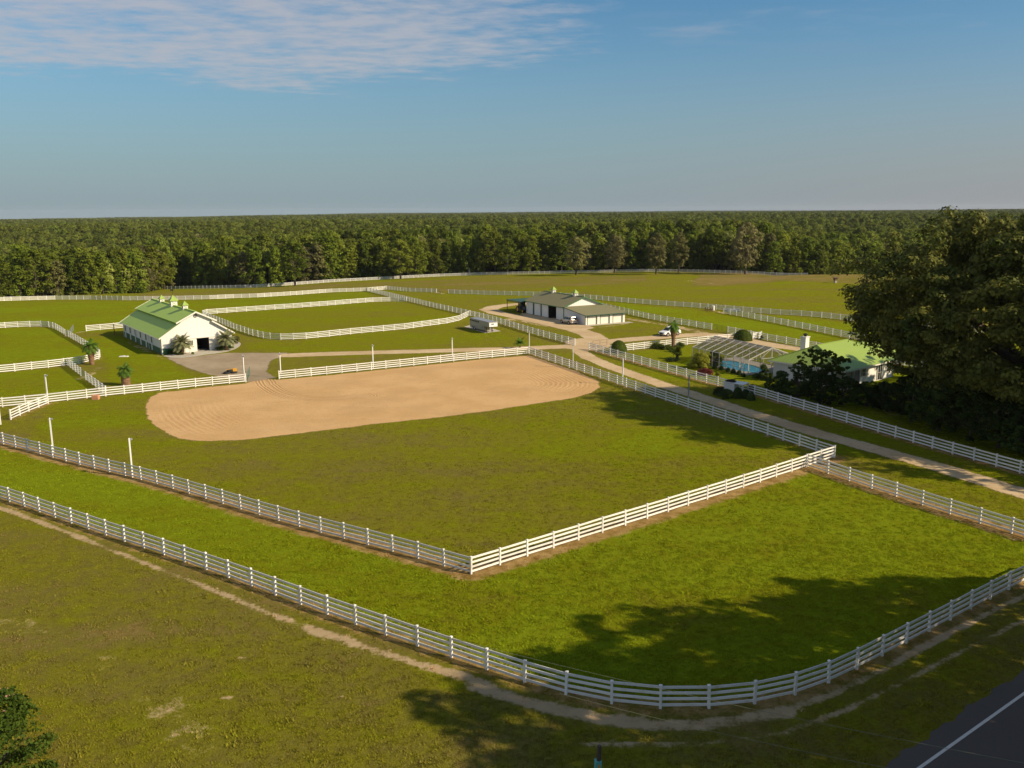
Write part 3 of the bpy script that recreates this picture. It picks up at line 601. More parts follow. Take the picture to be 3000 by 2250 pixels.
for i_, s_ in enumerate(x_):
    a_ = p0 + rd*s_ + rn*jit[i_]; b_ = p0 + rd*s_ + rn*(7.4+jit[-i_]); vs += [(a_[0], a_[1], .016), (b_[0], b_[1], .016)]
for i_ in range(len(x_)-1): fs.append((2*i_, 2*i_+1, 2*i_+3, 2*i_+2))
mb.add(vs, fs); tag(mb.build('asphalt_road', M['asphalt']), kind='structure')
m, t, b, o = new_mat('road_paint'); v = coords(t); n2 = noise(t, v, 9, 4, .75)
t.links.new(mixc(t, smooth(t, n2, .55, .7), (.62, .60, .55), (.30, .28, .26)), b.inputs['Base Color']); b.inputs['Roughness'].default_value = .8; M['paint'] = m
mb = MB()
for o0, o1 in ((line_off-.075, line_off+.075), (7.4-line_off-.075, 7.4-line_off+.075)):
    qd = band(o0, o1); mb.add([(*k_, .022) for k_ in qd], [(0, 3, 2, 1)])
tag(mb.build('road_edge_line', M['paint']), kind='structure')

# concrete apron at the barn door, trailer pad, garage slab edge
def slab(name, pts, z0, z1, mat):
    mb = MB(); n = len(pts); mb.add([(p[0], p[1], z0) for p in pts]+[(p[0], p[1], z1) for p in pts],
        [tuple(range(n, 2*n))]+[(i, (i+1) % n, (i+1) % n+n, i+n) for i in range(n)])
    return mb.build(name, mat)
tag(slab('barn_apron', PP([(477,1043.5),(500,1048),(529,1048.5),(569.7,1044),(600,1039),(627,1036),(664,1030.6),(690,1022),(702,1014),(706,1007),(698,1001),(680,1001),(640,1012),(560,1025)]), -.1, .035, M['concrete']), kind='structure')
tag(slab('trailer_pad', PP([(1421,976),(1466,970),(1447,964),(1385,951),(1360,957)]), -.1, .03, M['concrete']), kind='structure')

# ------------------------------------------------------------------ fences
def fence(key, pts, label, soil):
    pts = [np.array(p) for p in pts]; seg = [np.linalg.norm(pts[i+1]-pts[i]) for i in range(len(pts)-1)]
    L = sum(seg); n = max(1, round(L/2.44)); cum = np.concatenate([[0], np.cumsum(seg)])
    pos = []
    for s_ in np.linspace(0, L, n+1):
        i = min(np.searchsorted(cum, s_, side='right')-1, len(seg)-1); f = (s_-cum[i])/seg[i]; pos.append(pts[i]*(1-f)+pts[i+1]*f)
    base = pos[len(pos)//2]; bz = tz(*base) if base[1] > 150 else 0.0
    root = empty('rail_fence', label, 'fence', (base[0], base[1], bz), group='white four-rail fences of the horse farm')
    rnd = random.Random(key)
    P3 = [Vector((p[0]-base[0], p[1]-base[1], (tz(*p) if p[1] > 150 else 0.0)-bz)) for p in pos]
    order = sorted(range(len(P3)), key=lambda i: pos[i][0]**2+pos[i][1]**2); big = set(order[:100]); rest = MB()
    for i, p in enumerate(P3):
        a = P3[max(i-1, 0)]; b_ = P3[min(i+1, len(P3)-1)]; rz = math.atan2((b_-a).y, (b_-a).x)
        if i in big:
            o = inst('post', POST, root, p, rz); o.rotation_euler = (rnd.uniform(-.02, .02), rnd.uniform(-.02, .02), rz)
        else:
            mm = Matrix.Translation(p) @ Matrix.Rotation(rz, 4, 'Z'); rest.add([mm @ vv.co for vv in POST.vertices], [tuple(f.vertices) for f in POST.polygons])
    if rest.v: tag(rest.build('post', M['fence'], root), kind='stuff')
    for h_ in (.20, .52, .84, 1.16):
        mb = MB()
        for i in range(len(P3)-1):
            d1 = rnd.uniform(-.018, .018); d2 = rnd.uniform(-.018, .018); mb.beam(P3[i]+Vector((0, 0, h_+d1)), P3[i+1]+Vector((0, 0, h_+d2)), .04, .14)
        mb.build('rail', M['fence'], root)
    return root
mb = MB(); mb.box(-.064, -.064, -.2, .064, .064, 1.26); mb.add([(-.08, -.08, 1.26), (.08, -.08, 1.26), (.08, .08, 1.26), (-.08, .08, 1.26), (-.08, -.08, 1.285), (.08, -.08, 1.285), (.08, .08, 1.285), (-.08, .08, 1.285), (0, 0, 1.33)],
   [(0, 3, 2, 1), (0, 1, 5, 4), (1, 2, 6, 5), (2, 3, 7, 6), (3, 0, 4, 7), (4, 5, 8), (5, 6, 8), (6, 7, 8), (7, 4, 8)])
POST = mb.mesh('post', M['fence'])
for key, px, lab, sv in RUNS: fence(key, LINES[key], lab, sv)

# ------------------------------------------------------------------ vegetation builders
def rand_dirs(rng, n):
    d = rng.normal(size=(n, 3)); return d/np.linalg.norm(d, axis=1)[:, None]
def leaf_quads(cen, rad, per, size, rng, bias=.75, squash=.75, droop=0.0):
    """leaf sized quads spread over the outer part of many small clumps"""
    cen = np.repeat(np.asarray(cen, float), per, 0); rd_ = np.repeat(np.asarray(rad, float), per)
    n = len(cen); d = rand_dirs(rng, n); d[:, 2] = np.where(d[:, 2] < -.35, -d[:, 2], d[:, 2])
    r = rd_ * (0.45 + 0.6*rng.random(n)**.6)
    pos = cen + d*r[:, None]*np.array([1, 1, squash])
    nrm = d*bias + rand_dirs(rng, n)*(1-bias) + np.array([0, 0, .15]); nrm /= np.linalg.norm(nrm, axis=1)[:, None]
    t1 = np.cross(nrm, rand_dirs(rng, n)); t1 /= np.linalg.norm(t1, axis=1)[:, None]; t2 = np.cross(nrm, t1)
    s = size*(.6+.8*rng.random(n)); a = t1*(s*.62)[:, None]; b_ = t2*(s*.42)[:, None]
    V = np.stack([pos-a, pos-b_, pos+a, pos+b_], 1).reshape(-1, 3)
    return V, np.arange(n*4).reshape(n, 4)
def crown_clusters(kind, H, Wd, rng, n):
    """clump centres for a crown of height H and half width Wd"""
    out = []
    while len(out) < n:
        z = rng.random(); a = rng.random()*2*math.pi
        if kind == 'broad':   prof = math.sin(math.pi*min(1, .12+z*.88))**.55 ; z0, z1 = .16, .97
        elif kind == 'edge':  prof = (1-.75*z**2.2)*(.75+.25*math.sin(9*z+a)); z0, z1 = .03, .97
        elif kind == 'pine':  prof = (.35+.75*math.sin(math.pi*(z**.8))) ; z0, z1 = .42, .98
        elif kind == 'dome':  prof = math.sqrt(max(0, 1-z*z)); z0, z1 = .02, .95
        else: prof = math.sin(math.pi*z)**.6; z0, z1 = .1, .95
        rr = (.55+.45*rng.random())*prof*Wd*(1+.18*math.sin(2*a+n)+.12*math.sin(5*a+z*7))
        out.append((rr*math.cos(a), rr*math.sin(a), H*(z0+(z1-z0)*z)))
    return np.array(out)
def trunk_mb(H, r, rng, crown_w, limbs=6, zf=.3):
    mb = MB(); lean = rng.normal(size=2)*.02*H
    pts = [(0, 0, -.3), (0, 0, .02*H), (lean[0]*.4, lean[1]*.4, .3*H), (lean[0], lean[1], .62*H), (lean[0]*1.2, lean[1]*1.2, .88*H)]
    mb.tube(pts, [r*1.5, r*1.05, r*.8, r*.45, r*.12], 8)
    for i in range(limbs):
        a = 2*math.pi*i/limbs + rng.random(); z = H*(zf+.35*rng.random()); L = crown_w*(.55+.3*rng.random())
        d = np.array([math.cos(a), math.sin(a)])
        p0_ = np.array([lean[0]*.5, lean[1]*.5]); 
        mb.tube([(*(p0_), z), (*(p0_+d*L*.45), z+L*.25), (*(p0_+d*L), z+L*.62)], [r*.42, r*.26, r*.06], 6)
    return mb
def tree_meshes(kind, mat, H, Wd, seed, n, per, leaf, crad, tr=.3, limbs=6, zf=.3, bias=.75):
    rng = np.random.default_rng(seed); cl = crown_clusters(kind, H, Wd, rng, n)
    rad = Wd*crad*(.7+.6*rng.random(n)); V, Q = leaf_quads(cl, rad, per, leaf, rng, bias)
    return fast_mesh('crown', V, Q, mat), trunk_mb(H, tr, rng, Wd, limbs, zf).mesh('trunk', M['bark'])
def place_tree(name, meshes, x, y, sc, label, group, cat='tree', rz=None, z=None, wide=1.0, rnd=random.Random(5)):
    zz = (tz(x, y) if y > 150 else 0.0) if z is None else z
    e = empty(name, label, cat, (x, y, zz), rnd.uniform(0, 6.28) if rz is None else rz, group)
    e.scale = (sc*wide, sc*wide, sc)
    inst('crown', meshes[0], e)
    if len(meshes) > 1 and meshes[1]: inst('trunk', meshes[1], e)
    return e
G_FOREST = 'trees at the edge of the forest behind the pastures'
kinds = [
 ('broadleaf_tree', tree_meshes('edge', M['leaf'], 18, 5.2, 1, 95, 34, .62, .30), 'dark green broadleaf tree in the forest edge behind the far white fence'),
 ('broadleaf_tree', tree_meshes('edge', M['leaf'], 20, 5.8, 2, 110, 32, .62, .28), 'dark green broadleaf tree in the forest edge behind the far white fence'),
 ('broadleaf_tree', tree_meshes('edge', M['leaf_g'], 18, 5.6, 3, 100, 32, .6, .28), 'greyish olive leafy tree in the forest edge behind the far white fence'),
 ('broadleaf_tree', tree_meshes('broad', M['leaf'], 21, 6.2, 4, 100, 34, .65, .30), 'dark green broadleaf tree in the forest edge behind the far white fence'),
 ('broadleaf_tree', tree_meshes('broad', M['leaf_y'], 17, 5.2, 5, 90, 32, .6, .30), 'bright yellow-green tree among the darker forest trees'),
 ('pine_tree', tree_meshes('pine', M['leaf_p'], 21, 3.7, 6, 70, 36, .55, .34, .25), 'tall dark pine standing in the forest behind the pastures'),
 ('pine_tree', tree_meshes('pine', M['leaf_p'], 19, 3.2, 7, 60, 36, .55, .36, .25), 'tall dark pine standing in the forest behind the pastures'),
]
proto_crowns = []
rnd = random.Random(11)
fe = [q_ for q_ in FE]
# individually placed front trees: rows following the forest edge
edge_pts = []
Ls = [np.linalg.norm(fe[i+1]-fe[i]) for i in range(len(fe)-1)]; cumL = np.concatenate([[0], np.cumsum(Ls)])
def edge_at(s_):
    i = min(max(np.searchsorted(cumL, s_, side='right')-1, 0), len(Ls)-1); f = (s_-cumL[i])/Ls[i]
    return fe[i]*(1-f)+fe[i+1]*f
cnt = 0; rows = []
for row, (off, step) in enumerate(((3, 6.2), (9.5, 6.8), (17, 7.2), (25, 8.0))):
    s_ = 120 + rnd.uniform(0, 4)
    while s_ < cumL[-1]-60:
        p = edge_at(s_); a_ = p[0]/max(p[1], 1)
        s_ += step*rnd.uniform(.75, 1.3)
        if not (-.64 < a_ < .50): continue
        rows.append((p[0]+rnd.uniform(-1.5, 1.5), p[1]+off+rnd.uniform(-2.5, 2.5), row, a_))
rows.sort(key=lambda r_: r_[2]); rows = rows[:296]
def sect(lb, a_, row):
    kd = lb.split(' in the forest')[0].split(' among the')[0].split(' standing in')[0]
    wh = ['at the far left edge', 'just left of the horse barn', 'above the horse barn roof', 'above the middle paddock', 'above the upper fence corner', 'left of the machine shed', 'above the machine shed', 'behind the slim lone oaks', 'behind the tallest lone oak', 'above the far slope', 'beside the big oak crown'][min(10, int(np.searchsorted([-.52, -.44, -.34, -.22, -.13, 0, .10, .20, .30, .40], a_)))]
    return kd + [' in the front forest row ', ' in the second forest row ', ' in the third forest row ', ' deep in the forest '][row] + wh
for (x_, y_, row, a_) in rows:
    u = rnd.random()
    if row == 0: k_ = 0 if u < .42 else 1 if u < .72 else 2 if u < .88 else 3
    elif row == 1: k_ = 0 if u < .25 else 1 if u < .45 else 3 if u < .68 else 4 if u < .84 else 2
    else: k_ = 3 if u < .3 else 4 if u < .55 else 5 if u < .68 else 2 if u < .8 else 1
    sc = rnd.uniform(.78, 1.08)*(1.0 if a_ < -.1 else .95) * (1.0 if row else .92)
    nm, ms, lb = kinds[k_]
    e = place_tree(nm, ms, x_, y_, sc, sect(lb, a_, row), {'pine_tree': 'pines at the forest edge'}.get(nm, {2: 'olive forest trees', 4: 'yellow-green forest trees'}.get(k_, 'dark broadleaf forest trees')), wide=rnd.uniform(.9, 1.15))
    if k_ not in [p[0] for p in proto_crowns]: proto_crowns.append((k_, e.children[0]))
for k_ in range(len(kinds)):
    if k_ not in [p[0] for p in proto_crowns]:
        nm, ms, lb = kinds[k_]; e = place_tree(nm, ms, 40+9*k_, 455, 1, lb, 'pines at the forest edge' if 'pine' in nm else 'dark broadleaf forest trees'); proto_crowns.append((k_, e.children[0]))
proto_crowns.sort(key=lambda p: p[0])
# the rest of the forest, to the horizon: one object of instanced crowns
rng = np.random.default_rng(3); pts = []
def scatter(y0, y1, sp, smin, smax, kindf):
    ny = int((y1-y0)/(sp*.87))
    for j in range(ny):
        y = y0 + j*sp*.87; hw = .66*y + 30; n = int(2*hw/sp)
        x = -hw + (np.arange(n)+.5*(j % 2))*sp + rng.uniform(-.38, .38, n)*sp; yy = y + rng.uniform(-.38, .38, n)*sp
        ok = yy > np.interp(x, [q_[0] for q_ in fe], [q_[1] for q_ in fe]) + 31
        x, yy = x[ok], yy[ok]; n = len(x)
        if n: pts.append(np.stack([x, yy, terrain(x, yy), rng.uniform(smin, smax, n), kindf(x, yy, rng.random(n))], 1))
def kf(x, y, u):
    depth = y - np.interp(x, [q_[0] for q_ in fe], [q_[1] for q_ in fe])
    patch = np.sin(x/60+1.3)+np.sin(y/95+x/140)+.6*np.sin(x/23+y/31)
    pine = depth > 150 + 45*patch
    k = np.where(pine, np.where(u < .55, 5, np.where(u < .95, 6, 2)), np.where(u < .22, 3, np.where(u < .60, 4, np.where(u < .76, 2, np.where(u < .84, 1, 5)))))
    green_patch = (patch > 1.35) & (u < .7) & (depth > 220)
    return np.where(green_patch, 4, k)
scatter(330, 760, 6.6, .78, 1.08, kf)
scatter(760, 1500, 9.0, .85, 1.2, kf)
scatter(1500, 3000, 13.0, .95, 1.3, kf)
scatter(3000, 7000, 24.0, 1.0, 1.25, kf)
pts = np.concatenate(pts)
me = bpy.data.meshes.new('forest'); me.vertices.add(len(pts)); me.vertices.foreach_set('co', pts[:, :3].astype(np.float32).ravel())
for an, col, ty in (('tscale', 3, 'FLOAT'), ('tkind', 4, 'INT')):
    at = me.attributes.new(an, ty, 'POINT'); at.data.foreach_set('value', pts[:, col].astype(np.float32 if ty == 'FLOAT' else np.int32))
fo = bpy.data.objects.new('forest', me); C.objects.link(fo); tag(fo, 'dense far forest of pines and leafy trees reaching to the horizon', 'forest', kind='stuff')
ng = bpy.data.node_groups.new('forest_scatter', 'GeometryNodeTree')
ng.interface.new_socket('Geometry', in_out='INPUT', socket_type='NodeSocketGeometry'); ng.interface.new_socket('Geometry', in_out='OUTPUT', socket_type='NodeSocketGeometry')
gi = ng.nodes.new('NodeGroupInput'); go_ = ng.nodes.new('NodeGroupOutput'); jn = ng.nodes.new('GeometryNodeJoinGeometry')
ion = ng.nodes.new('GeometryNodeInstanceOnPoints')
gti = ng.nodes.new('GeometryNodeGeometryToInstance')
for k_, cr_ in proto_crowns[::-1]:
    oi = ng.nodes.new('GeometryNodeObjectInfo'); oi.transform_space = 'ORIGINAL'; oi.inputs['Object'].default_value = cr_
    oi.inputs['As Instance'].default_value = True
    ng.links.new(oi.outputs['Geometry'], jn.inputs[0])
ng.links.new(gi.outputs[0], ion.inputs['Points']); ng.links.new(jn.outputs[0], ion.inputs['Instance'])
ion.inputs['Pick Instance'].default_value = True
na = ng.nodes.new('GeometryNodeInputNamedAttribute'); na.data_type = 'INT'; na.inputs['Name'].default_value = 'tkind'
ng.links.new(na.outputs['Attribute'], ion.inputs['Instance Index'])
nb = ng.nodes.new('GeometryNodeInputNamedAttribute'); nb.data_type = 'FLOAT'; nb.inputs['Name'].default_value = 'tscale'
ng.links.new(nb.outputs['Attribute'], ion.inputs['Scale'])
rv = ng.nodes.new('FunctionNodeRandomValue'); rv.data_type = 'FLOAT_VECTOR'; rv.inputs['Min'].default_value = (0, 0, 0); rv.inputs['Max'].default_value = (0.05, .05, 6.28)
ng.links.new(rv.outputs[0], ion.inputs['Rotation']); ng.links.new(ion.outputs[0], go_.inputs[0])
md = fo.modifiers.new('scatter', 'NODES'); md.node_group = ng

# lone trees standing inside the far fence
oakA = tree_meshes('broad', M['leaf'], 18, 6.0, 21, 120, 46, .5, .25, .45, 8, .2)
oakB = tree_meshes('broad', M['leaf_g'], 18, 5.4, 22, 120, 46, .5, .25, .40, 8, .2)
def lone(px, py, toppx, halfw, ms, lab, name='oak_tree'):
    p = P(px, py); d = math.hypot(*p); H = (py-toppx)/F_PX*d; W = halfw/F_PX*d
    base = 18.0; e = place_tree(name, ms, p[0], p[1], H/base*1.03, lab, 'lone trees along the far fence'); wn = 6.0*H/base
    e.scale.x = e.scale.y = (H/base)*max(.6, min(1.6, W/wn)); return e
lone(1688, 806, 700, 38, oakB, 'greyish green lone oak with a thick trunk behind the two cupolas of the grey shed')
lone(1922, 804, 690, 36, oakB, 'tall lone oak with a bare pale trunk in front of the far fence')
lone(1800, 800, 695, 32, oakB, 'lone olive-leaved tree on the far fence between two stouter lone oaks')
lone(1988, 799, 690, 28, oakB, 'slender olive tree on the far fence just right of the bare-trunked oak')
lone(2183, 804, 665, 44, oakB, 'tallest lone olive oak at the right end of the far fence')
lone(865, 838, 715, 40, oakA, 'dark green lone tree before the left part of the far fence')
lone(1174, 817, 710, 36, oakA, 'dark lone oak on the far fence above the upper corner post')
lone(1219, 813, 705, 38, oakA, 'dark round oak just right of the oak above the upper corner')
lone(1487, 804, 705, 34, oakA, 'dark lone tree whose trunk stands on the fence left of the grey shed')
# dead trees
mb = MB(); rg = np.random.default_rng(9)
mb.tube([(0, 0, -.3), (0, 0, 5), (.3, .2, 10), (.2, 0, 15)], [.45, .38, .28, .1], 7)
for i_ in range(11):
    a = i_*2.3; z = 6+i_*.75; L = 3.2-.13*i_
    mb.tube([(.2, .1, z), (.2+math.cos(a)*L*.5, math.sin(a)*L*.5, z+L*.3), (.2+math.cos(a)*L, math.sin(a)*L, z+L*.8)], [.16, .1, .03], 5)
dp = np.array([-258., 470.]); o = mb.build('dead_tree', M['palebark'], loc=(dp[0], dp[1], tz(*dp))); o.scale = (1.25, 1.25, 1.5)
tag(o, 'bare pale dead tree rising out of the forest at the left edge', 'dead tree')
mb = MB(); mb.tube([(0, 0, -.3), (.05, 0, 1.2), (-.1, 0, 2.2), (.25, .1, 3.4)], [.42, .33, .28, .06], 7); mb.tube([(0, 0, 1.0), (.5, 0, 1.9)], [.15, .04], 5)
p = P(1375, 806); tag(mb.build('tree_stump', M['palebark'], loc=(p[0], p[1], tz(*p))), 'broken pale snag standing against the far fence', 'tree stump')
# radio mast far away on the horizon
mb = MB()
for i_ in range(3):
    a = 2*math.pi*i_/3; mb.tube([(.9*math.cos(a), .9*math.sin(a), 0), (.5*math.cos(a), .5*math.sin(a), 46)], .12, 4)
for k_ in range(15):
    z = k_*3.0; r0_ = .9-.4*z/46
    for i_ in range(3):
        a, a2 = 2*math.pi*i_/3, 2*math.pi*(i_+1)/3; mb.beam((r0_*math.cos(a), r0_*math.sin(a), z), (r0_*math.cos(a2), r0_*math.sin(a2), z+3), .1, .1)
tag(mb.build('radio_mast', M['galv'], loc=(112, 2500, -11)), 'thin radio mast rising above the forest horizon', 'mast')

# the big tree and its neighbours on the right
def big_tree(name, x, y, H, Wd, seed, n, per, label, leaf=.30, mat='leaf_b', tr=.75, zlow=.10, limbs=14, group=None, cr=.155, shape=None):
    rng = np.random.default_rng(seed); cl = []; tries = 0
    cen = np.array([0, 0, H*(zlow+1)/2]); hz = H*(1-zlow)/2
    while len(cl) < n:
        d = rand_dirs(rng, 1)[0]; k_ = .66+.34*rng.random()**.6
        lob = 1 + .12*math.sin(3*math.atan2(d[1], d[0])+seed) + .10*math.sin(5*d[2]*3+seed*2+4*math.atan2(d[1], d[0]))
        pz = cen[2]+d[2]*hz*k_*(1.0 if d[2] > 0 else .9); pr = Wd*k_*lob
        p_ = np.array([d[0]*pr, d[1]*pr, pz])
        if shape and not shape(p_): continue
        cl.append(p_)
    cl = np.array(cl); rad = Wd*cr*(.6+.75*rng.random(n))
    # sub clumps give the rosette texture
    sub = np.repeat(cl, 5, 0) + rand_dirs(rng, n*5)*np.repeat(rad, 5)[:, None]*.75*np.array([1, 1, .7])
    V, Q = leaf_quads(sub, np.repeat(rad, 5)*.42, per, leaf, rng, .7, .8)
    e = empty(name, label, 'tree', (x, y, 0), 0, group)
    inst('crown', fast_mesh('crown', V, Q, M[mat]), e)
    mb = MB(); mb.tube([(0, 0, -.4), (0, 0, .5), (.2, .1, H*.16), (.1, .3, H*.4), (0, 0, H*.75)], [tr*1.6, tr*1.05, tr*.85, tr*.6, tr*.1], 12)
    pick = cl[rng.choice(n, limbs*3, replace=False)]
    for p_ in pick:
        z0_ = min(H*.55, max(H*.14, p_[2]*.45)); mid = np.array([p_[0]*.5, p_[1]*.5, z0_*.45+p_[2]*.55-.3])
        mb.tube([(0, .1, z0_), tuple(mid*np.array([.5, .5, 1])*np.array([1, 1, .5])+np.array([0, 0, z0_*.5])), tuple(mid), tuple(p_)], [tr*.42, tr*.34, tr*.22, tr*.06], 6)
    mb.build('trunk', M['bark'], e, smooth=True)
    return e
big_tree('live_oak', 57, 95, 23.7, 16.2, 31, 420, 112, 'huge dark spreading oak beside the green-roofed house at the right', zlow=.06, leaf=.30, cr=.17,
         shape=lambda p: not (p[0] < -4 and p[2] < 4.8) and not (p[0] < -10 and p[2] < 7) and not (-12 < p[0] < -5 and 9.0 < p[2] < 11.2))
big_tree('live_oak', 70, 104, 21.5, 11, 32, 190, 120, 'second big oak with a visible trunk at the right edge of the photo', zlow=.28, leaf=.28)

# ------------------------------------------------------------------ grass tufts on the nearer turf (one scatter)
def tuft_mesh(seed, nb_, hgt, spread):
    rg = np.random.default_rng(seed); V = []; F = []
    for i in range(nb_):
        a = rg.random()*6.283; r_ = spread*rg.random()**.6; x, y = r_*math.cos(a), r_*math.sin(a); h = hgt*(.5+.7*rg.random())
        az = rg.random()*6.283; lx, ly = math.cos(az)*h*.55, math.sin(az)*h*.55; w_ = .016+.014*rg.random(); px_, py_ = -math.sin(az)*w_, math.cos(az)*w_
        b0 = len(V); V += [(x-px_, y-py_, -.01), (x+px_, y+py_, -.01), (x+lx*.5+px_*.7, y+ly*.5+py_*.7, h*.65), (x+lx, y+ly, h)]; F.append((b0, b0+1, b0+3, b0+2) if False else (b0, b0+1, b0+2, b0+3))
    return np.array(V), np.array(F)
m, t, b, o = new_mat('turf_blades'); gp = t.nodes.new('ShaderNodeNewGeometry')
c, _n = turf(t, gp.outputs['Position'], 'INSTANCER')
hs = t.nodes.new('ShaderNodeHueSaturation'); t.links.new(c, hs.inputs['Color']); hs.inputs['Value'].default_value = 1.5; hs.inputs['Saturation'].default_value = 1.0
t.links.new(hs.outputs[0], b.inputs['Base Color']); b.inputs['Roughness'].default_value = .9; b.inputs['Specular IOR Level'].default_value = 0.02
tr = t.nodes.new('ShaderNodeBsdfTranslucent'); t.links.new(hs.outputs[0], tr.inputs[0]); mx = t.nodes.new('ShaderNodeMixShader'); mx.inputs[0].default_value = .3
t.links.new(b.outputs[0], mx.inputs[1]); t.links.new(tr.outputs[0], mx.inputs[2]); t.links.new(mx.outputs[0], o.inputs[0]); M['blades'] = m
def sampler(field):      # bilinear-ish lookup in the ground grid
    def f(x, y):
        i = np.clip(np.searchsorted(ys, y)-1, 0, nr-2); fy_ = np.clip((y-ys[i])/(ys[i+1]-ys[i]), 0, 1)
        sx_ = (x/(75+.78*np.maximum(y, 0))+1)/2*(nc-1); j = np.clip(sx_.astype(int), 0, nc-2)
        return (field[i, j]*(1-fy_)+field[i+1, j]*fy_)
    return f
rg = np.random.default_rng(8); tp = []
for y0_, y1_, dens_ in ((26, 45, 22), (45, 62, 15), (62, 85, 8.5), (85, 125, 3.6)):
    hw = .64*y1_+3; n = int((y1_-y0_)*2*hw*dens_); x = rg.uniform(-hw, hw, n); y = rg.uniform(y0_, y1_, n); k = np.abs(x) < .64*y+3; tp.append(np.stack([x[k], y[k]], 1))
tp = np.concatenate(tp); X_, Y_ = tp[:, 0], tp[:, 1]
fl, fs_, fw = sampler(lush)(X_, Y_), sampler(soil)(X_, Y_), sampler(wear)(X_, Y_)
along = (X_-p0[0])*rn[0] + (Y_-p0[1])*rn[1]
keep = (rg.random(len(X_)) > np.clip(fs_*1.0, 0, .93)) & (rg.random(len(X_)) > np.clip(fw*1.5, 0, .97)) & (road_sd(X_, Y_) < -.25) & (sd_polygon(X_, Y_, sand_poly) < -.2) & ((along < -.15) | (along > 7.6))
hxy = np.array([45.52, 116.79]); keep &= ~((np.hypot(X_-53, Y_-121) < 9))
tp = tp[keep]; fl, fs_, fw = fl[keep], fs_[keep], fw[keep]
me = bpy.data.meshes.new('grass'); me.vertices.add(len(tp)); me.vertices.foreach_set('co', np.concatenate([tp, np.zeros((len(tp), 1))], 1).astype(np.float32).ravel())
clump = .5+.5*np.sin(tp[:, 0]*1.7+np.sin(tp[:, 1]*1.3)*2)*np.sin(tp[:, 1]*1.9+tp[:, 0]*.6)
tsc = (.55+.9*rg.random(len(tp))**2)*(.85+.3*clump)*(.6+.4*fl); tsc = np.where(rg.random(len(tp)) < .0015, 1.9, tsc)
for an, av in (('lush', fl), ('soil', fs_), ('wear', fw), ('forest', fl*0), ('tsc', tsc)):
    at = me.attributes.new(an, 'FLOAT', 'POINT'); at.data.foreach_set('value', av.astype(np.float32))
go = bpy.data.objects.new('grass', me); C.objects.link(go); tag(go, 'short green grass tufts covering the nearer turf', 'grass', kind='stuff')
ng = bpy.data.node_groups.new('grass_scatter', 'GeometryNodeTree')
ng.interface.new_socket('Geometry', in_out='INPUT', socket_type='NodeSocketGeometry'); ng.interface.new_socket('Geometry', in_out='OUTPUT', socket_type='NodeSocketGeometry')
gi = ng.nodes.new('NodeGroupInput'); go_ = ng.nodes.new('NodeGroupOutput'); ion = ng.nodes.new('GeometryNodeInstanceOnPoints')
Vt, Ft = tuft_mesh(1, 28, .068, .20); tuft_me = fast_mesh('tuft', Vt, Ft, M['blades'])
tuft_ob = bpy.data.objects.new('grass_tuft', tuft_me); C.objects.link(tuft_ob); tuft_ob.location = (-9.0, 30.5, 0); tag(tuft_ob, 'short tuft of grass in the turf at the bottom edge', 'grass', kind='stuff')
oi = ng.nodes.new('GeometryNodeObjectInfo'); oi.transform_space = 'ORIGINAL'; oi.inputs['Object'].default_value = tuft_ob; oi.inputs['As Instance'].default_value = True
ng.links.new(gi.outputs[0], ion.inputs['Points']); ng.links.new(oi.outputs['Geometry'], ion.inputs['Instance'])
nb = ng.nodes.new('GeometryNodeInputNamedAttribute'); nb.data_type = 'FLOAT'; nb.inputs['Name'].default_value = 'tsc'; ng.links.new(nb.outputs['Attribute'], ion.inputs['Scale'])
rv = ng.nodes.new('FunctionNodeRandomValue'); rv.data_type = 'FLOAT_VECTOR'; rv.inputs['Min'].default_value = (-.1, -.1, 0); rv.inputs['Max'].default_value = (.1, .1, 6.28)
ng.links.new(rv.outputs[0], ion.inputs['Rotation']); ng.links.new(ion.outputs[0], go_.inputs[0])
md = go.modifiers.new('scatter', 'NODES'); md.node_group = ng

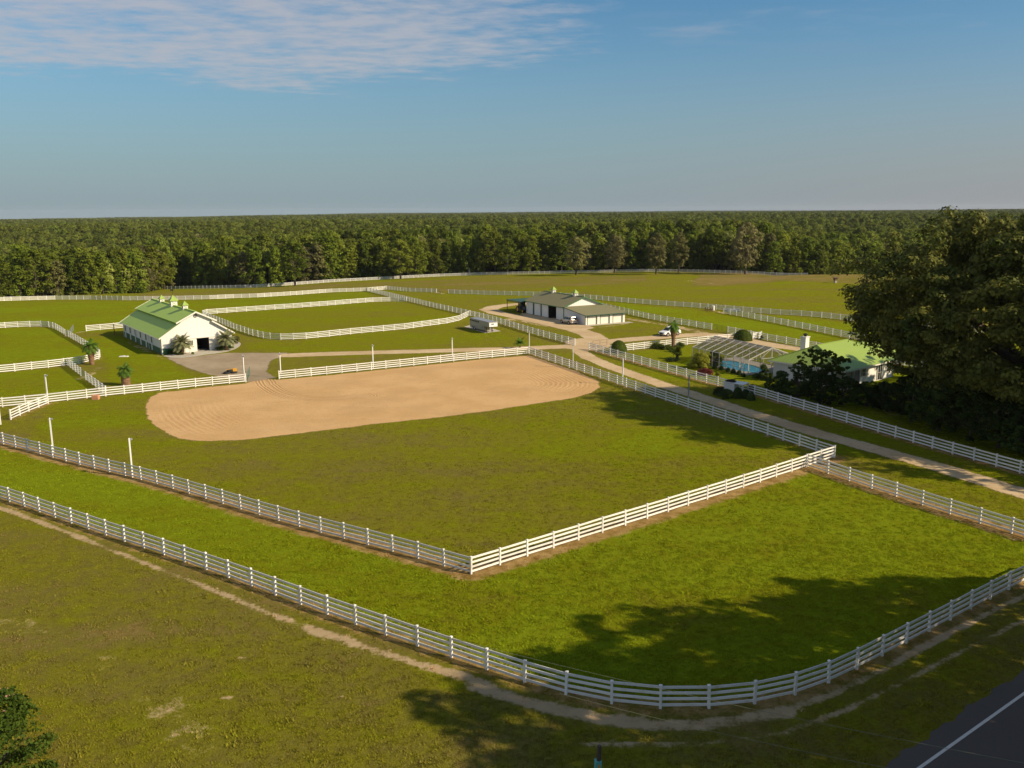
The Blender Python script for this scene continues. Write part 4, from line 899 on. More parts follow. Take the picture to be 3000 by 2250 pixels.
# ------------------------------------------------------------------ buildings
def gable_pts(W, He, Hr): return [(0, 0), (W, 0), (W, He), (W/2, Hr), (0, He)]
def roof_slab(mb, a, b, c, d, th):
    """sheet through four corners a-b (eave) c-d (ridge), thickness th downwards"""
    q = [Vector(p) for p in (a, b, c, d)]; n = (q[1]-q[0]).cross(q[3]-q[0]).normalized()
    if n.z < 0: n = -n
    lo = [p - n*th for p in q]
    return mb.add(q+lo, [(0, 1, 2, 3), (7, 6, 5, 4), (0, 4, 5, 1), (1, 5, 6, 2), (2, 6, 7, 3), (3, 7, 4, 0)])
def cupola(parent, x, y, z, s, roofmat, vane=False):
    mb = MB(); mb.box(x-s/2, y-s/2, z-.5*s, x+s/2, y+s/2, z+.75*s)
    o = mb.build('cupola', M['trim'], parent)
    mb = MB()
    for (ax, sg) in ((0, -1), (0, 1), (1, -1), (1, 1)):
        f = sg*(s/2+.012)
        for u0, v0, u1, v1 in ((-.33, .12, .33, .62), (-.33, .62, .33, .12)):
            if ax == 0: mb.beam((x+f, y+u0*s, z+v0*s), (x+f, y+u1*s, z+v1*s), .05, .02)
            else: mb.beam((x+u0*s, y+f, z+v0*s), (x+u1*s, y+f, z+v1*s), .05, .02)
    mb.build('louvre', M['dark'], o)
    mb = MB(); h = s*.68; z1 = z+.75*s; mb.add([(x-h, y-h, z1), (x+h, y-h, z1), (x+h, y+h, z1), (x-h, y+h, z1), (x-h, y-h, z1+.06), (x+h, y-h, z1+.06), (x+h, y+h, z1+.06), (x-h, y+h, z1+.06), (x, y, z1+s*.95)],
        [(0, 3, 2, 1), (0, 1, 5, 4), (1, 2, 6, 5), (2, 3, 7, 6), (3, 0, 4, 7), (4, 5, 8), (5, 6, 8), (6, 7, 8), (7, 4, 8)])
    mb.build('cupola_roof', roofmat, o)
    if vane:
        mb = MB(); zt = z1+s*.9; mb.tube([(x, y, zt), (x, y, zt+1.3)], .025, 5); mb.beam((x-.35, y, zt+.8), (x+.35, y, zt+.8), .03, .03); mb.box(x-.4, y-.01, zt+.85, x+.15, y+.01, zt+1.15)
        mb.build('weather_vane', M['dark'], o)

# --- horse barn
BW, BL, BHe, BHr, Bhw, BHu = 12.2, 28.5, 3.2, 7.2, 2.75, 5.8
barn = empty('horse_barn', 'white horse barn with stepped green metal roof, dark green wainscot and three cupolas', 'barn', (-61.16, 150.88, 0), .625)
zL = BHe+(BHr-.55-BHe)*((BW/2-Bhw)/(BW/2)) + .25       # lower roof height at the step
prof = [(0, 0), (BW, 0), (BW, BHe), (BW/2+Bhw, zL), (BW/2+Bhw, BHu-.05), (BW/2, BHr-.12), (BW/2-Bhw, BHu-.05), (BW/2-Bhw, zL), (0, BHe)]
d0, d1, dh = 5.97, 8.15, 2.35
# front wall is split round the doorway
mb = MB(); n_ = len(prof)
mb.add([(x, 0, z) for x, z in [(0, 0), (d0, 0), (d0, dh), (d1, dh), (d1, 0), (BW, 0)] + prof[2:]], [tuple(range(n_+4))])
mb.build('wall', M['wall_x'], barn)
mb = MB(); mb.add([(x, BL, z) for x, z in prof], [tuple(range(n_))[::-1]]); mb.build('wall', M['wall_x'], barn)
mb = MB()
for x_ in (0, BW): mb.add([(x_, 0, 0), (x_, BL, 0), (x_, BL, BHe), (x_, 0, BHe)], [(0, 1, 2, 3)])
for sx_ in (-1, 1): x_ = BW/2+sx_*Bhw; mb.add([(x_, 0, zL), (x_, BL, zL), (x_, BL, BHu-.05), (x_, 0, BHu-.05)], [(0, 1, 2, 3)])
mb.build('side_wall', M['wall_y'], barn)
mb = MB()
for x_ in (-.02, BW+.02):
    mb.box(min(x_, x_-.03 if x_ < 0 else x_), .0, 0, max(x_, x_+.03 if x_ > 0 else x_), BL, 1.05)
mb.build('wainscot', M['wainscot'], barn)
mb = MB(); mb.box(.0, -.05, 0, 3.75, -.005, 1.05); mb.box(11.2, -.05, 0, BW, -.005, 1.05); mb.build('wainscot', M['wainscot_x'], barn)
ov = .5
for sx_ in (-1, 1):
    mb = MB(); xe = BW/2+sx_*(BW/2+ov); xi = BW/2+sx_*(Bhw-.05); ze = BHe-ov*.55
    roof_slab(mb, (xe, -ov, ze), (xe, BL+ov, ze), (xi, BL+ov, zL+.1), (xi, -ov, zL+.1), .10); mb.build('lower_roof', M['barn_roof'], barn)
    mb = MB(); xe = BW/2+sx_*(Bhw+.75); roof_slab(mb, (xe, -ov, BHu-.35), (xe, BL+ov, BHu-.35), (BW/2, BL+ov, BHr), (BW/2, -ov, BHr), .10); mb.build('upper_roof', M['barn_roof'], barn)
mb = MB(); mb.beam((BW/2, -ov-.02, BHr+.02), (BW/2, BL+ov, BHr+.02), .4, .05); mb.build('ridge_cap', M['barn_roof'], barn)
mb = MB()      # barge boards and eave trim
for yy_ in (-ov-.03, BL+ov+.03):
    for sx_ in (-1, 1):
        mb.beam((BW/2+sx_*(BW/2+ov+.02), yy_, BHe-ov*.55-.08), (BW/2+sx_*(Bhw-.05), yy_, zL), .05, .24)
        mb.beam((BW/2+sx_*(Bhw+.78), yy_, BHu-.44), (BW/2, yy_, BHr-.08), .05, .24)
for sx_ in (-1, 1): mb.beam((BW/2+sx_*(BW/2+ov+.04), -ov, BHe-ov*.55-.1), (BW/2+sx_*(BW/2+ov+.04), BL+ov, BHe-ov*.55-.1), .08, .14)
mb.box(3.75, -.09, 2.42, BW-.05, -.01, 2.56); mb.box(3.72, -.09, 0, 3.84, -.01, 2.42); mb.box(-.06, -.08, 0, .1, -.01, BHe-.1); mb.box(BW-.1, -.08, 0, BW+.06, -.01, BHe-.1)
mb.build('trim', M['trim'], barn)
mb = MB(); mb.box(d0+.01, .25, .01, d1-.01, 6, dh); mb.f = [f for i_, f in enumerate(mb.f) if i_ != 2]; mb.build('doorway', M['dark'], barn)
mb = MB(); mb.box(d0-2.1, -.16, .05, d0, -.1, dh); mb.beam((d0-2.05, -.18, .15), (d0-.1, -.18, 1.15), .04, .1, (0, 0, 1)); mb.beam((d0-2.05, -.18, 1.15), (d0-.1, -.18, .15), .04, .1); mb.box(d0-2.1, -.2, 1.12, d0, -.16, 1.22)
dr = mb.build('sliding_door', M['trim'], barn)
mb = MB(); mb.box(d0-1.65, -.19, 1.3, d0-.65, -.165, 2.1); mb.build('window', M['glass'], dr)
mb = MB()
for k_ in range(5): mb.box(d0-1.65+k_*.25-.012, -.205, 1.3, d0-1.65+k_*.25+.012, -.19, 2.1)
for k_ in range(5): mb.box(d0-1.65, -.205, 1.3+k_*.2-.012, d0-.65, -.192, 1.3+k_*.2+.012)
mb.build('glazing_bars', M['trim'], dr)
for x_ in (9.7,):
    mb = MB(); mb.box(d1, -.16, .05, d1+2.1, -.1, dh); mb.box(d1, -.2, 1.12, d1+2.1, -.16, 1.22); mb.build('sliding_door', M['trim'], barn)
for k_ in range(6):
    v_ = 6.7+4.05*k_
    mb = MB(); mb.box(-.09, v_-.36, .05, -.055, v_+.36, 1.35); mb.box(-.09, v_-.42, 1.35, -.03, v_-.34, 2.55); mb.box(-.09, v_+.34, 1.35, -.03, v_+.42, 2.55); mb.box(-.09, v_-.42, 2.5, -.03, v_+.42, 2.58)
    o = mb.build('stall_door', M['trim'], barn)
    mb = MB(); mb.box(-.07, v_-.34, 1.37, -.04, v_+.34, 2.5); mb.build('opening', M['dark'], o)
for v_ in (.15, 8.6, 18.5, 28.2):
    mb = MB(); mb.tube([(-.5, v_, BHe-.35), (-.12, v_, BHe-.6), (-.12, v_, .05)], .055, 6); mb.build('downspout', M['trim'], barn)
mb = MB()
for k_ in range(12):
    a = 2*math.pi*k_/12; a2 = 2*math.pi*(k_+1)/12; mb.beam((BW/2+.0+.3*math.cos(a), -.08, 6.45+.3*math.sin(a)), (BW/2+.3*math.cos(a2), -.08, 6.45+.3*math.sin(a2)), .04, .06)
mb.beam((BW/2-.28, -.08, 6.45), (BW/2+.28, -.08, 6.45), .03, .05); mb.beam((BW/2, -.08, 6.2), (BW/2, -.08, 6.72), .05, .03); mb.build('gable_emblem', M['dark'], barn)
for v_, s_, vn in ((6.1, .85, False), (13.7, 1.15, True), (22.0, .8, False)): cupola(barn, BW/2, v_, BHr-.05, s_, M['green_roof'], vn)
mb = MB(); roof_slab(mb, (-1.2, BL+.5, 2.6), (-1.2, BL+4, 2.3), (4, BL+4, 2.3), (4, BL+.5, 2.6), .08); mb.build('porch_roof', M['green_roof'], barn)
mb = MB(); mb.beam((-1.1, BL+3.8, 0), (-1.1, BL+3.8, 2.25), .12, .12); mb.beam((3.9, BL+3.8, 0), (3.9, BL+3.8, 2.25), .12, .12); mb.build('porch_post', M['brown'], barn)

# --- machine shed with garage lean-to
SW, SL, SHe, SHr, SD, SHd = 10.4, 17.1, 3.2, 5.15, 8.84, 2.15
shed = empty('machine_shed', 'white shed with olive roof, garage lean-to with three doors, open bay and two cupolas', 'shed', (11.73, 195.15, 0), .496)
mb = MB(); mb.add([(0, -.01, 0), (SW, -.01, 0), (SW, -.01, SHe), (SW/2, -.01, SHr-.08), (0, -.01, SHe)], [(0, 1, 2, 3, 4)]); mb.add([(0, SL, 0), (SW, SL, 0), (SW, SL, SHe), (SW/2, SL, SHr-.08), (0, SL, SHe)], [(4, 3, 2, 1, 0)])
mb.build('gable_wall', M['wall_x'], shed)
mb = MB(); mb.add([(SW, 0, 0), (SW, SL, 0), (SW, SL, SHe), (SW, 0, SHe)], [(0, 1, 2, 3)])
for (a, b_) in ((0, 3.3), (6.6, SL)): mb.add([(0, a, 0), (0, b_, 0), (0, b_, SHe), (0, a, SHe)], [(0, 1, 2, 3)])
mb.add([(0, 3.3, SHe-.25), (0, 6.6, SHe-.25), (0, 6.6, SHe), (0, 3.3, SHe)], [(0, 1, 2, 3)])
mb.build('side_wall', M['dgreen'], shed)
for (a, b_) in ((.12, 3.15), (6.75, 9.6), (10.3, 13.1), (13.9, SL-.1)):
    mb = MB(); mb.bbox(-.08, a, .08, -.01, b_, SHe-.18, .01); mb.build('sliding_door', M['wall_y'], shed)
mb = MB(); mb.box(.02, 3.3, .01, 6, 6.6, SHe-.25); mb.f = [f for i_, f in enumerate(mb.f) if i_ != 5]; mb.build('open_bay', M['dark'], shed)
ov = .45
for sx_ in (-1, 1):
    mb = MB(); xe = SW/2+sx_*(SW/2+ov); roof_slab(mb, (xe, -ov, SHe-.12), (xe, SL+ov, SHe-.12), (SW/2, SL+ov, SHr), (SW/2, -ov, SHr), .09); mb.build('roof', M['olive_roof'], shed)
mb = MB()
for yy_ in (-ov-.03, SL+ov+.03):
    for sx_ in (-1, 1): mb.beam((SW/2+sx_*(SW/2+ov), yy_, SHe-.2), (SW/2, yy_, SHr-.06), .05, .18)
mb.beam((-ov-.03, -ov, SHe-.2), (-ov-.03, SL+ov, SHe-.2), .06, .16); mb.beam((SW/2, -ov, SHr+.02), (SW/2, SL+ov, SHr+.02), .3, .04)
mb.box(-.12, -.12, 0, .02, .02, SHe-.1); mb.build('roof_trim', simple('green_trim', (.04, .15, .05), .5, .1, 3), shed)
for v_ in (3.4, 13.1): cupola(shed, SW/2, v_, SHr-.05, .85, M['green_roof'])
mb = MB(); roof_slab(mb, (-.35, -SD-.5, SHd), (SW+.45, -SD-.5, SHd), (SW+.45, -.03, SHe-.02), (-.35, -.03, SHe-.02), .09); mb.build('lean_to_roof', M['olive_roof'], shed)
mb = MB()
for x_ in (0, SW): mb.add([(x_, -SD, 0), (x_, 0, 0), (x_, 0, SHe-.12), (x_, -SD, SHd-.03)], [(0, 1, 2, 3)])
mb.build('lean_to_wall', M['wall_y'], shed)
mb = MB()
for a, b_ in ((0, .5), (3.0, 3.85), (6.3, 7.2), (9.75, SW)): mb.box(a, -SD, 0, b_, -SD+.15, SHd-.12)
mb.box(0, -SD+.01, 1.86, SW, -SD+.14, SHd-.1); mb.build('front_wall', M['cream'], shed)
for a, b_ in ((.5, 3.0), (3.85, 6.3), (7.2, 9.75)):
    mb = MB(); mb.box(a, -SD+.16, 0, b_, -SD+.2, 1.86)
    for z_ in (.46, .92, 1.38): mb.box(a+.08, -SD+.145, z_-.012, b_-.08, -SD+.16, z_+.012)
    o = mb.build('garage_door', M['cream'], shed)
    mb = MB(); mb.box(a-.06, -SD-.03, 0, a+.06, -SD-.002, 1.9); mb.box(b_-.06, -SD-.03, 0, b_+.06, -SD-.002, 1.9); mb.box(a+.06, -SD-.03, 1.82, b_-.06, -SD-.002, 1.92); mb.build('door_frame', M['dgreen'], o)
mb = MB(); mb.beam((-.35, -SD-.52, SHd-.07), (SW+.45, -SD-.52, SHd-.07), .06, .16); mb.beam((-.37, -SD-.5, SHd-.07), (-.37, -.3, SHe-.1), .05, .14); mb.box(-.05, -SD-.05, 0, .04, -SD+.05, SHd-.12); mb.build('lean_to_trim', M['dgreen'], shed)
mb = MB(); mb.box(-.3, -SD-1.6, -.1, SW+1.2, -SD, .02); mb.build('floor_slab', M['concrete'], shed)
# carport behind with a tractor below it
port = empty('carport', 'flat open carport with thin posts and latticed edge behind the grey-white shed', 'carport', (11.73, 195.15, 0), .496)
mb = MB(); mb.box(-1.6, SL+.6, 2.75, 8.5, SL+7.4, 2.85); mb.build('roof', M['dgreen'], port)
for x_, y_ in ((-1.4, SL+7.2), (-1.4, SL+.9), (8.3, SL+7.2), (8.3, SL+.9), (3.4, SL+7.2)):
    mb = MB(); mb.beam((x_, y_, 0), (x_, y_, 2.75), .12, .12); mb.build('post', M['brown'], port)
mb = MB()
for k_ in range(13):
    y0_ = SL+.9+k_*.485; mb.beam((-1.4, y0_, 2.4), (-1.4, y0_+.24, 2.74), .05, .05); mb.beam((-1.4, y0_+.24, 2.74), (-1.4, y0_+.485, 2.4), .05, .05)
mb.beam((-1.4, SL+.9, 2.4), (-1.4, SL+7.2, 2.4), .05, .05); mb.build('truss', M['rust'], port)
def wheel(parent, x, y, r, w, tyre=None, rim=None):
    mb = MB(); mb.lathe([(r*.62, -w/2), (r*.94, -w/2), (r, -w*.36), (r, w*.36), (r*.94, w/2), (r*.62, w/2)], 20)
    mb.v = [(x+a, y+c_, r+b_) for a, b_, c_ in mb.v]; o = mb.build('wheel', tyre or M['black'], parent)
    mb = MB(); mb.lathe([(0.001, -w*.35), (r*.2, -w*.42), (r*.62, -w*.36), (r*.62, w*.36), (r*.2, w*.42), (0.001, w*.35)], 14)
    mb.v = [(x+a, y+c_, r+b_) for a, b_, c_ in mb.v]; mb.build('rim', rim or M['silver'], o)
c5, s5 = math.cos(.496), math.sin(.496)
def sl(u, v_): return (11.73+u*c5-v_*s5, 195.15+u*s5+v_*c5)
trp = sl(.1, SL+2.0); tr_ = empty('tractor', 'dark blue tractor with cab parked under the carport', 'tractor', (trp[0], trp[1], 0), .496-math.pi/2)
mb = MB(); mb.prism([(-1.2, .75), (1.9, .75), (1.95, 1.25), (1.7, 1.5), (.4, 1.6), (-1.2, 1.5)], -.45, .45); mb.build('bonnet', M['tractor'], tr_)
mb = MB(); mb.prism([(-1.3, 1.5), (.35, 1.55), (.2, 2.45), (-1.15, 2.45)], -.62, .62); mb.build('cab', M['glass'], tr_)
mb = MB(); mb.bbox(-1.35, -.75, 2.45, .35, .75, 2.58, .04); mb.build('cab_roof', M['tractor'], tr_)
for y_ in (-.85, .85): wheel(tr_, -.85, y_, .78, .42, rim=M['yellow']); wheel(tr_, 1.35, y_*.9, .48, .28, rim=M['yellow'])

# --- house (hip roof), white painted brick
HY = .70; house = empty('house', 'white painted brick house with a green ribbed metal hip roof and tall white chimney', 'house', (45.52, 116.79, 0), HY)
UW, VD, EZ, RZ = 15.6, 12.4, 2.7, 5.15
A0, B0, C0, D0 = (0, 0, EZ), (UW, 0, EZ), (UW, VD+.6, EZ), (0, VD, EZ); R1, R2 = (3.9, 6.8, RZ), (12.4, 6.8, RZ)
mb = MB(); mb.add([A0, D0, R1], [(0, 1, 2)]); mb.build('roof', M['green_roof_y'], house)
mb = MB(); mb.add([A0, B0, R2, R1], [(0, 1, 2, 3)]); mb.build('roof', M['green_roof'], house)
mb = MB(); mb.add([B0, C0, R2], [(0, 1, 2)]); mb.add([C0, D0, R1, R2], [(0, 1, 2, 3)]); mb.build('roof', M['green_roof'], house)
mb = MB(); mb.add([(12, 6, 4.2), (19, 6.2, 4.75), (19, 11, 2.7), (19, 1.5, 2.7), (15.6, .3, 2.75), (12, 12, 2.8)], [(0, 4, 3, 1), (0, 1, 2, 5)]); mb.build('wing_roof', M['green_roof'], house)
mb = MB()
for a, b_ in ((A0, R1), (D0, R1), (B0, R2), (C0, R2), (R1, R2)): mb.beam(Vector(a)+Vector((0, 0, .03)), Vector(b_)+Vector((0, 0, .03)), .22, .05)
mb.build('ridge_cap', M['green_roof'], house)
mb = MB()
for a, b_ in ((A0, B0), (B0, C0), (C0, D0), (D0, A0)): mb.beam(Vector(a)-Vector((0, 0, .11)), Vector(b_)-Vector((0, 0, .11)), .06, .18)
mb.build('gutter', M['trim'], house)
mb = MB(); mb.add([(0, 0, EZ-.16), (UW, 0, EZ-.16), (UW, VD+.6, EZ-.16), (0, VD, EZ-.16)], [(3, 2, 1, 0)]); mb.build('soffit', M['trim'], house)
mb = MB(); mb.box(.7, 2.0, 0, 5.4, VD-.6, EZ-.17); mb.box(5.2, .7, 0, UW-.7, VD-.65, EZ-.17); mb.box(UW-.9, 2.4, 0, 18.4, 10.4, EZ-.17); mb.build('wall', M['brick'], house)
mb = MB(); mb.box(.2, .25, 0, 5.3, 2, .12); mb.build('porch_floor', M['concrete'], house)
for x_ in (.35, 2.75, 4.35):
    mb = MB(); mb.box(x_-.07, .3, .12, x_+.07, .44, EZ-.16); mb.build('column', M['galv'], house)
def win(x0, x1, z0, z1, y_, kind='window'):
    mb = MB(); mb.box(x0-.06, y_-.06, z0-.06, x1+.06, y_-.01, z1+.06); mb.box(x0-.1, y_-.1, z0-.12, x1+.1, y_-.01, z0-.06); o = mb.build(kind, M['trim'], house)
    mb = MB(); mb.box(x0, y_-.075, z0, x1, y_-.062, z1); mb.build('pane', M['glass'], o)
    mb = MB(); mb.box((x0+x1)/2-.02, y_-.09, z0, (x0+x1)/2+.02, y_-.076, z1); mb.box(x0, y_-.09, (z0+z1)/2-.02, (x0+x1)/2-.02, y_-.076, (z0+z1)/2+.02); mb.box((x0+x1)/2+.02, y_-.09, (z0+z1)/2-.02, x1, y_-.076, (z0+z1)/2+.02); mb.build('glazing_bars', M['trim'], o)
def shutter(x0, x1, z0, z1, y_):
    mb = MB(); mb.box(x0, y_-.05, z0, x1, y_-.01, z1)
    for k_ in range(int((z1-z0)/.12)): mb.box(x0+.04, y_-.065, z0+.05+k_*.12, x1-.04, y_-.05, z0+.1+k_*.12)
    mb.build('shutter', M['galv'], house)
win(2.5, 3.4, .95, 2.1, 2.0); win(5.75, 6.5, 1.2, 2.2, .7); shutter(5.45, 5.68, 1.1, 2.3, .7); shutter(6.58, 6.8, 1.1, 2.3, .7)
win(10.2, 11.3, .1, 2.25, .7, 'glass_door'); shutter(9.8, 10.1, .1, 2.35, .7); shutter(11.4, 11.7, .1, 2.35, .7)
win(12.8, 13.9, 1.0, 2.1, .7)
mb = MB(); mb.tube([(14.6, .62, EZ-.2), (14.6, .62, .05)], .05, 6); mb.build('downspout', M['trim'], house)
mb = MB(); mb.box(3.85, 8.7, 2.0, 4.85, 9.5, 6.0); mb.box(3.77, 8.62, 6.0, 4.93, 9.58, 6.12); ch = mb.build('chimney', M['brick'], house)
mb = MB(); mb.lathe([(.2, 6.12), (.2, 6.35), (.36, 6.4), (.36, 6.46), (.2, 6.56), (.001, 6.6)], 12, (4.35, 9.1, 0)); mb.build('chimney_cap', M['dark'], ch)

# --- pool and its screen cage
cage = empty('pool_cage', 'screened pool enclosure with pale gabled frame beside the green-roofed house', 'pool enclosure', (29.6, 141.1, 0), math.atan2(-.91, .41))
CL, CWd, cr0, ce = 14.0, 8.8, 4.4, 2.35
mb = MB(); nb_ = 9
for k_ in range(nb_):
    a = k_*CL/(nb_-1)
    for b_ in (0, CWd): mb.beam((a, b_, 0), (a, b_, ce), .09, .09)
    mb.beam((a, 0, ce), (a, cr0, 3.9), .08, .13); mb.beam((a, cr0, 3.9), (a, CWd, ce), .08, .13)
for b_ in (0, CWd): mb.beam((0, b_, ce), (CL, b_, ce), .09, .09); mb.beam((0, b_, .95), (CL, b_, .95), .05, .05); mb.beam((0, b_, .08), (CL, b_, .08), .06, .1)
mb.beam((0, cr0, 3.9), (CL, cr0, 3.9), .09, .09); mb.beam((0, cr0/2, 3.13), (CL, cr0/2, 3.13), .05, .05); mb.beam((0, cr0*1.5, 3.13), (CL, cr0*1.5, 3.13), .05, .05)
for a in (0, CL):
    for b_ in (cr0*.5, cr0, cr0*1.5): mb.beam((a, b_, 0), (a, b_, 3.9-abs(b_-cr0)*.352), .07, .07)
    mb.beam((a, 0, ce), (a, CWd, ce), .07, .07); mb.beam((a, cr0, 3.9), (a, cr0*.5, ce), .06, .06); mb.beam((a, cr0, 3.9), (a, cr0*1.5, ce), .06, .06)
mb.build('frame', M['cage'], cage)
m, t, b, o = new_mat('insect_screen'); tr = t.nodes.new('ShaderNodeBsdfTransparent'); mx = t.nodes.new('ShaderNodeMixShader'); mx.inputs[0].default_value = .52
b.inputs['Base Color'].default_value = (.05, .05, .048, 1); b.inputs['Roughness'].default_value = .8
t.links.new(tr.outputs[0], mx.inputs[1]); t.links.new(b.outputs[0], mx.inputs[2]); t.links.new(mx.outputs[0], o.inputs[0]); M['screen'] = m
m2 = m.copy(); m2.name = 'insect_screen_side'; [n_ for n_ in m2.node_tree.nodes if n_.type == 'MIX_SHADER'][0].inputs[0].default_value = .22; M['screen_side'] = m2
mb = MB(); e_ = .02
mb.add([(0, 0, 0), (CL, 0, 0), (CL, 0, ce), (0, 0, ce), (0, cr0, 3.9), (CL, cr0, 3.9), (0, CWd, ce), (CL, CWd, ce), (0, CWd, 0), (CL, CWd, 0)], [(3, 2, 5, 4), (4, 5, 7, 6)])
mb.build('screen', M['screen'], cage)
mb2 = MB(); mb2.v = list(mb.v); mb2.f = [(0, 1, 2, 3), (6, 7, 9, 8), (0, 3, 4, 6, 8), (1, 9, 7, 5, 2)]; mb2.build('side_screen', M['screen_side'], cage)
mb = MB(); mb.box(11.95, -.06, 0, 12.05, .06, 2.05); mb.box(12.95, -.06, 0, 13.05, .06, 2.05); mb.box(12.05, -.05, 1.98, 12.95, .05, 2.05); mb.box(12.05, -.05, .9, 12.95, .05, .98); mb.build('cage_door', M['trim'], cage)
pool = empty('swimming_pool', 'kidney-shaped turquoise swimming pool with pale deck inside the screen cage', 'pool', (29.6, 141.1, 0), math.atan2(-.91, .41))
pl = []
for k_ in range(40):
    a = 2*math.pi*k_/40; r_ = 1+.10*math.cos(2*a+.6)+.06*math.cos(3*a); pl.append((7.4+5.4*math.cos(a)*r_, 3.6+2.75*math.sin(a)*r_))
m, t, b, o = new_mat('pool_water'); v = coords(t); n1 = noise(t, v, 1.3, 3, .5, .6); b.inputs['Roughness'].default_value = .05
t.links.new(mixc(t, n1, (.015, .30, .42), (.03, .42, .52)), b.inputs['Base Color']); bump(t, b, noise(t, v, 4, 2, .5), .15, .05); M['pool'] = m
mb = MB(); n_ = len(pl); out_ = [(min(max(7+ (x-7)*3, .1), CL-.1), min(max(4.4+(y-4.4)*3, .1), CWd-.1)) for x, y in pl]
mb.add([(x, y, .06) for x, y in pl]+[(x, y, .06) for x, y in out_], [(i_, (i_+1) % n_, (i_+1) % n_+n_, i_+n_) for i_ in range(n_)]); mb.add([(x, y, .06) for x, y in pl]+[(x, y, -.4) for x, y in pl], [(i_, i_+n_, (i_+1) % n_+n_, (i_+1) % n_) for i_ in range(n_)])
mb.build('deck', M['concrete'], pool); mb = MB(); mb.add([(x, y, .02) for x, y in pl], [tuple(range(n_))]); mb.build('water', M['pool'], pool)

# ------------------------------------------------------------------ vehicles
def prof_loft(stations, mat, name, parent, smooth=False):
    """stations: list of (x, [(y,z)...half section from bottom centre to top centre])"""
    mb = MB(); n = len(stations[0][1])*2; 
    for x, h in stations:
        ring = [(x, y, z) for y, z in h] + [(x, -y, z) for y, z in h[::-1]]; mb.v += ring
    for i in range(len(stations)-1):
        for k in range(n): k2 = (k+1) % n; mb.f.append((i*n+k, (i+1)*n+k, (i+1)*n+k2, i*n+k2))
    mb.f.append(tuple(range(n))); mb.f.append(tuple((len(stations)-1)*n+k for k in range(n))[::-1])
    return mb.build(name, mat, parent, smooth=smooth)
def suv(x, y, head, label, paint, dark_grille):
    e = empty('parked_car', label, 'car', (x, y, 0), math.atan2(head[1], head[0]))
    W = .94
    def sec(zb, zbelt, w): return [(.6, zb), (w*.96, zb+.05), (w, zb+.35), (w*.97, zbelt-.06), (w*.9, zbelt), (.3, zbelt+.02)]
    body = prof_loft([(-2.33, sec(.50, .98, .80)), (-2.25, sec(.38, 1.04, .90)), (-1.9, sec(.32, 1.06, W)), (.75, sec(.30, 1.03, W)), (1.0, sec(.30, 1.02, W)), (1.9, sec(.34, .96, .92)), (2.25, sec(.38, .84, .84)), (2.36, sec(.45, .70, .72))], paint, 'body', e)
    def top(w, zr, zb=1.0): return [(.3, zb), (w, zb), (w-.06, zb+.25*(zr-zb)/.6), (w-.17, zr-.07), (w-.3, zr), (.2, zr+.02)]
    prof_loft([(-2.22, top(.80, 1.08)), (-1.98, top(.85, 1.62)), (-1.6, top(.87, 1.68)), (-.2, top(.88, 1.72)), (.35, top(.86, 1.66)), (1.05, top(.82, 1.06))], paint, 'cabin', body)
    for s_ in (-1, 1):
        mb = MB()
        for x0_, x1_, x2_, x3_ in ((.62, -.1, -.1, .22), (-.2, -1.0, -1.0, -.2), (-1.1, -1.85, -1.78, -1.1)):
            mb.add([(x0_, s_*.868, 1.10), (x1_, s_*.872, 1.10), (x2_, s_*.775, 1.56), (x3_, s_*.775, 1.56)], [(0, 1, 2, 3)])
        mb.build('side_window', M['glass'], e)
    mb = MB(); mb.add([(1.03, -.72, 1.10), (1.03, .72, 1.10), (.42, .62, 1.62), (.42, -.62, 1.62)], [(0, 1, 2, 3)]); mb.build('windscreen', M['glass'], e)
    mb = MB(); mb.add([(-2.225, -.66, 1.13), (-2.225, .66, 1.13), (-2.03, .6, 1.56), (-2.03, -.6, 1.56)], [(0, 1, 2, 3)]); mb.build('rear_window', M['tinted'], e)
    for xx in (-1.38, 1.42):
        for s_ in (-1, 1):
            mb = MB(); mb.lathe([(.001, -.02), (.46, -.02), (.46, .02), (.001, .02)], 16); mb.v = [(xx+a, s_*.925+c_, .40+b_) for a, b_, c_ in mb.v]; mb.build('wheel_arch', M['black'], e)
            wheel(e, xx, s_*.86, .37, .24)
    mb = MB(); mb.box(2.30, -.42, .46, 2.40, .42, .78); mb.build('grille', M['black'] if dark_grille else M['galv'], e)
    for s_ in (-1, 1):
        mb = MB(); mb.box(2.16, s_*.66-.13, .68, 2.33, s_*.66+.13, .82); mb.build('headlight', M['glass'], e)
        mb = MB(); mb.box(-2.36, s_*.70-.10, .82, -2.24, s_*.70+.10, 1.08); mb.build('tail_light', M['red_light'], e)
        mb = MB(); mb.box(.62, s_*1.0-.1, 1.05, .78, s_*1.0+.1, 1.2); mb.build('wing_mirror', paint, e)
        mb = MB(); mb.beam((-1.7, s_*.62, 1.77), (.1, s_*.62, 1.78), .05, .05); mb.build('roof_rail', M['galv'], e)
    mb = MB(); mb.box(-2.44, -.82, .40, -2.30, .82, .60); mb.build('bumper', M['galv'] if not dark_grille else paint, e)
    return e
suv(12.5, 190.1, (-.50, .87), 'silver estate car parked with its tail to us against the grey shed lean-to', M['silver'], False)
suv(31.2, 171.0, (-.80, -.60), 'white off-road car with dark grille on the driveway behind the tall palm', M['white_paint'], True)

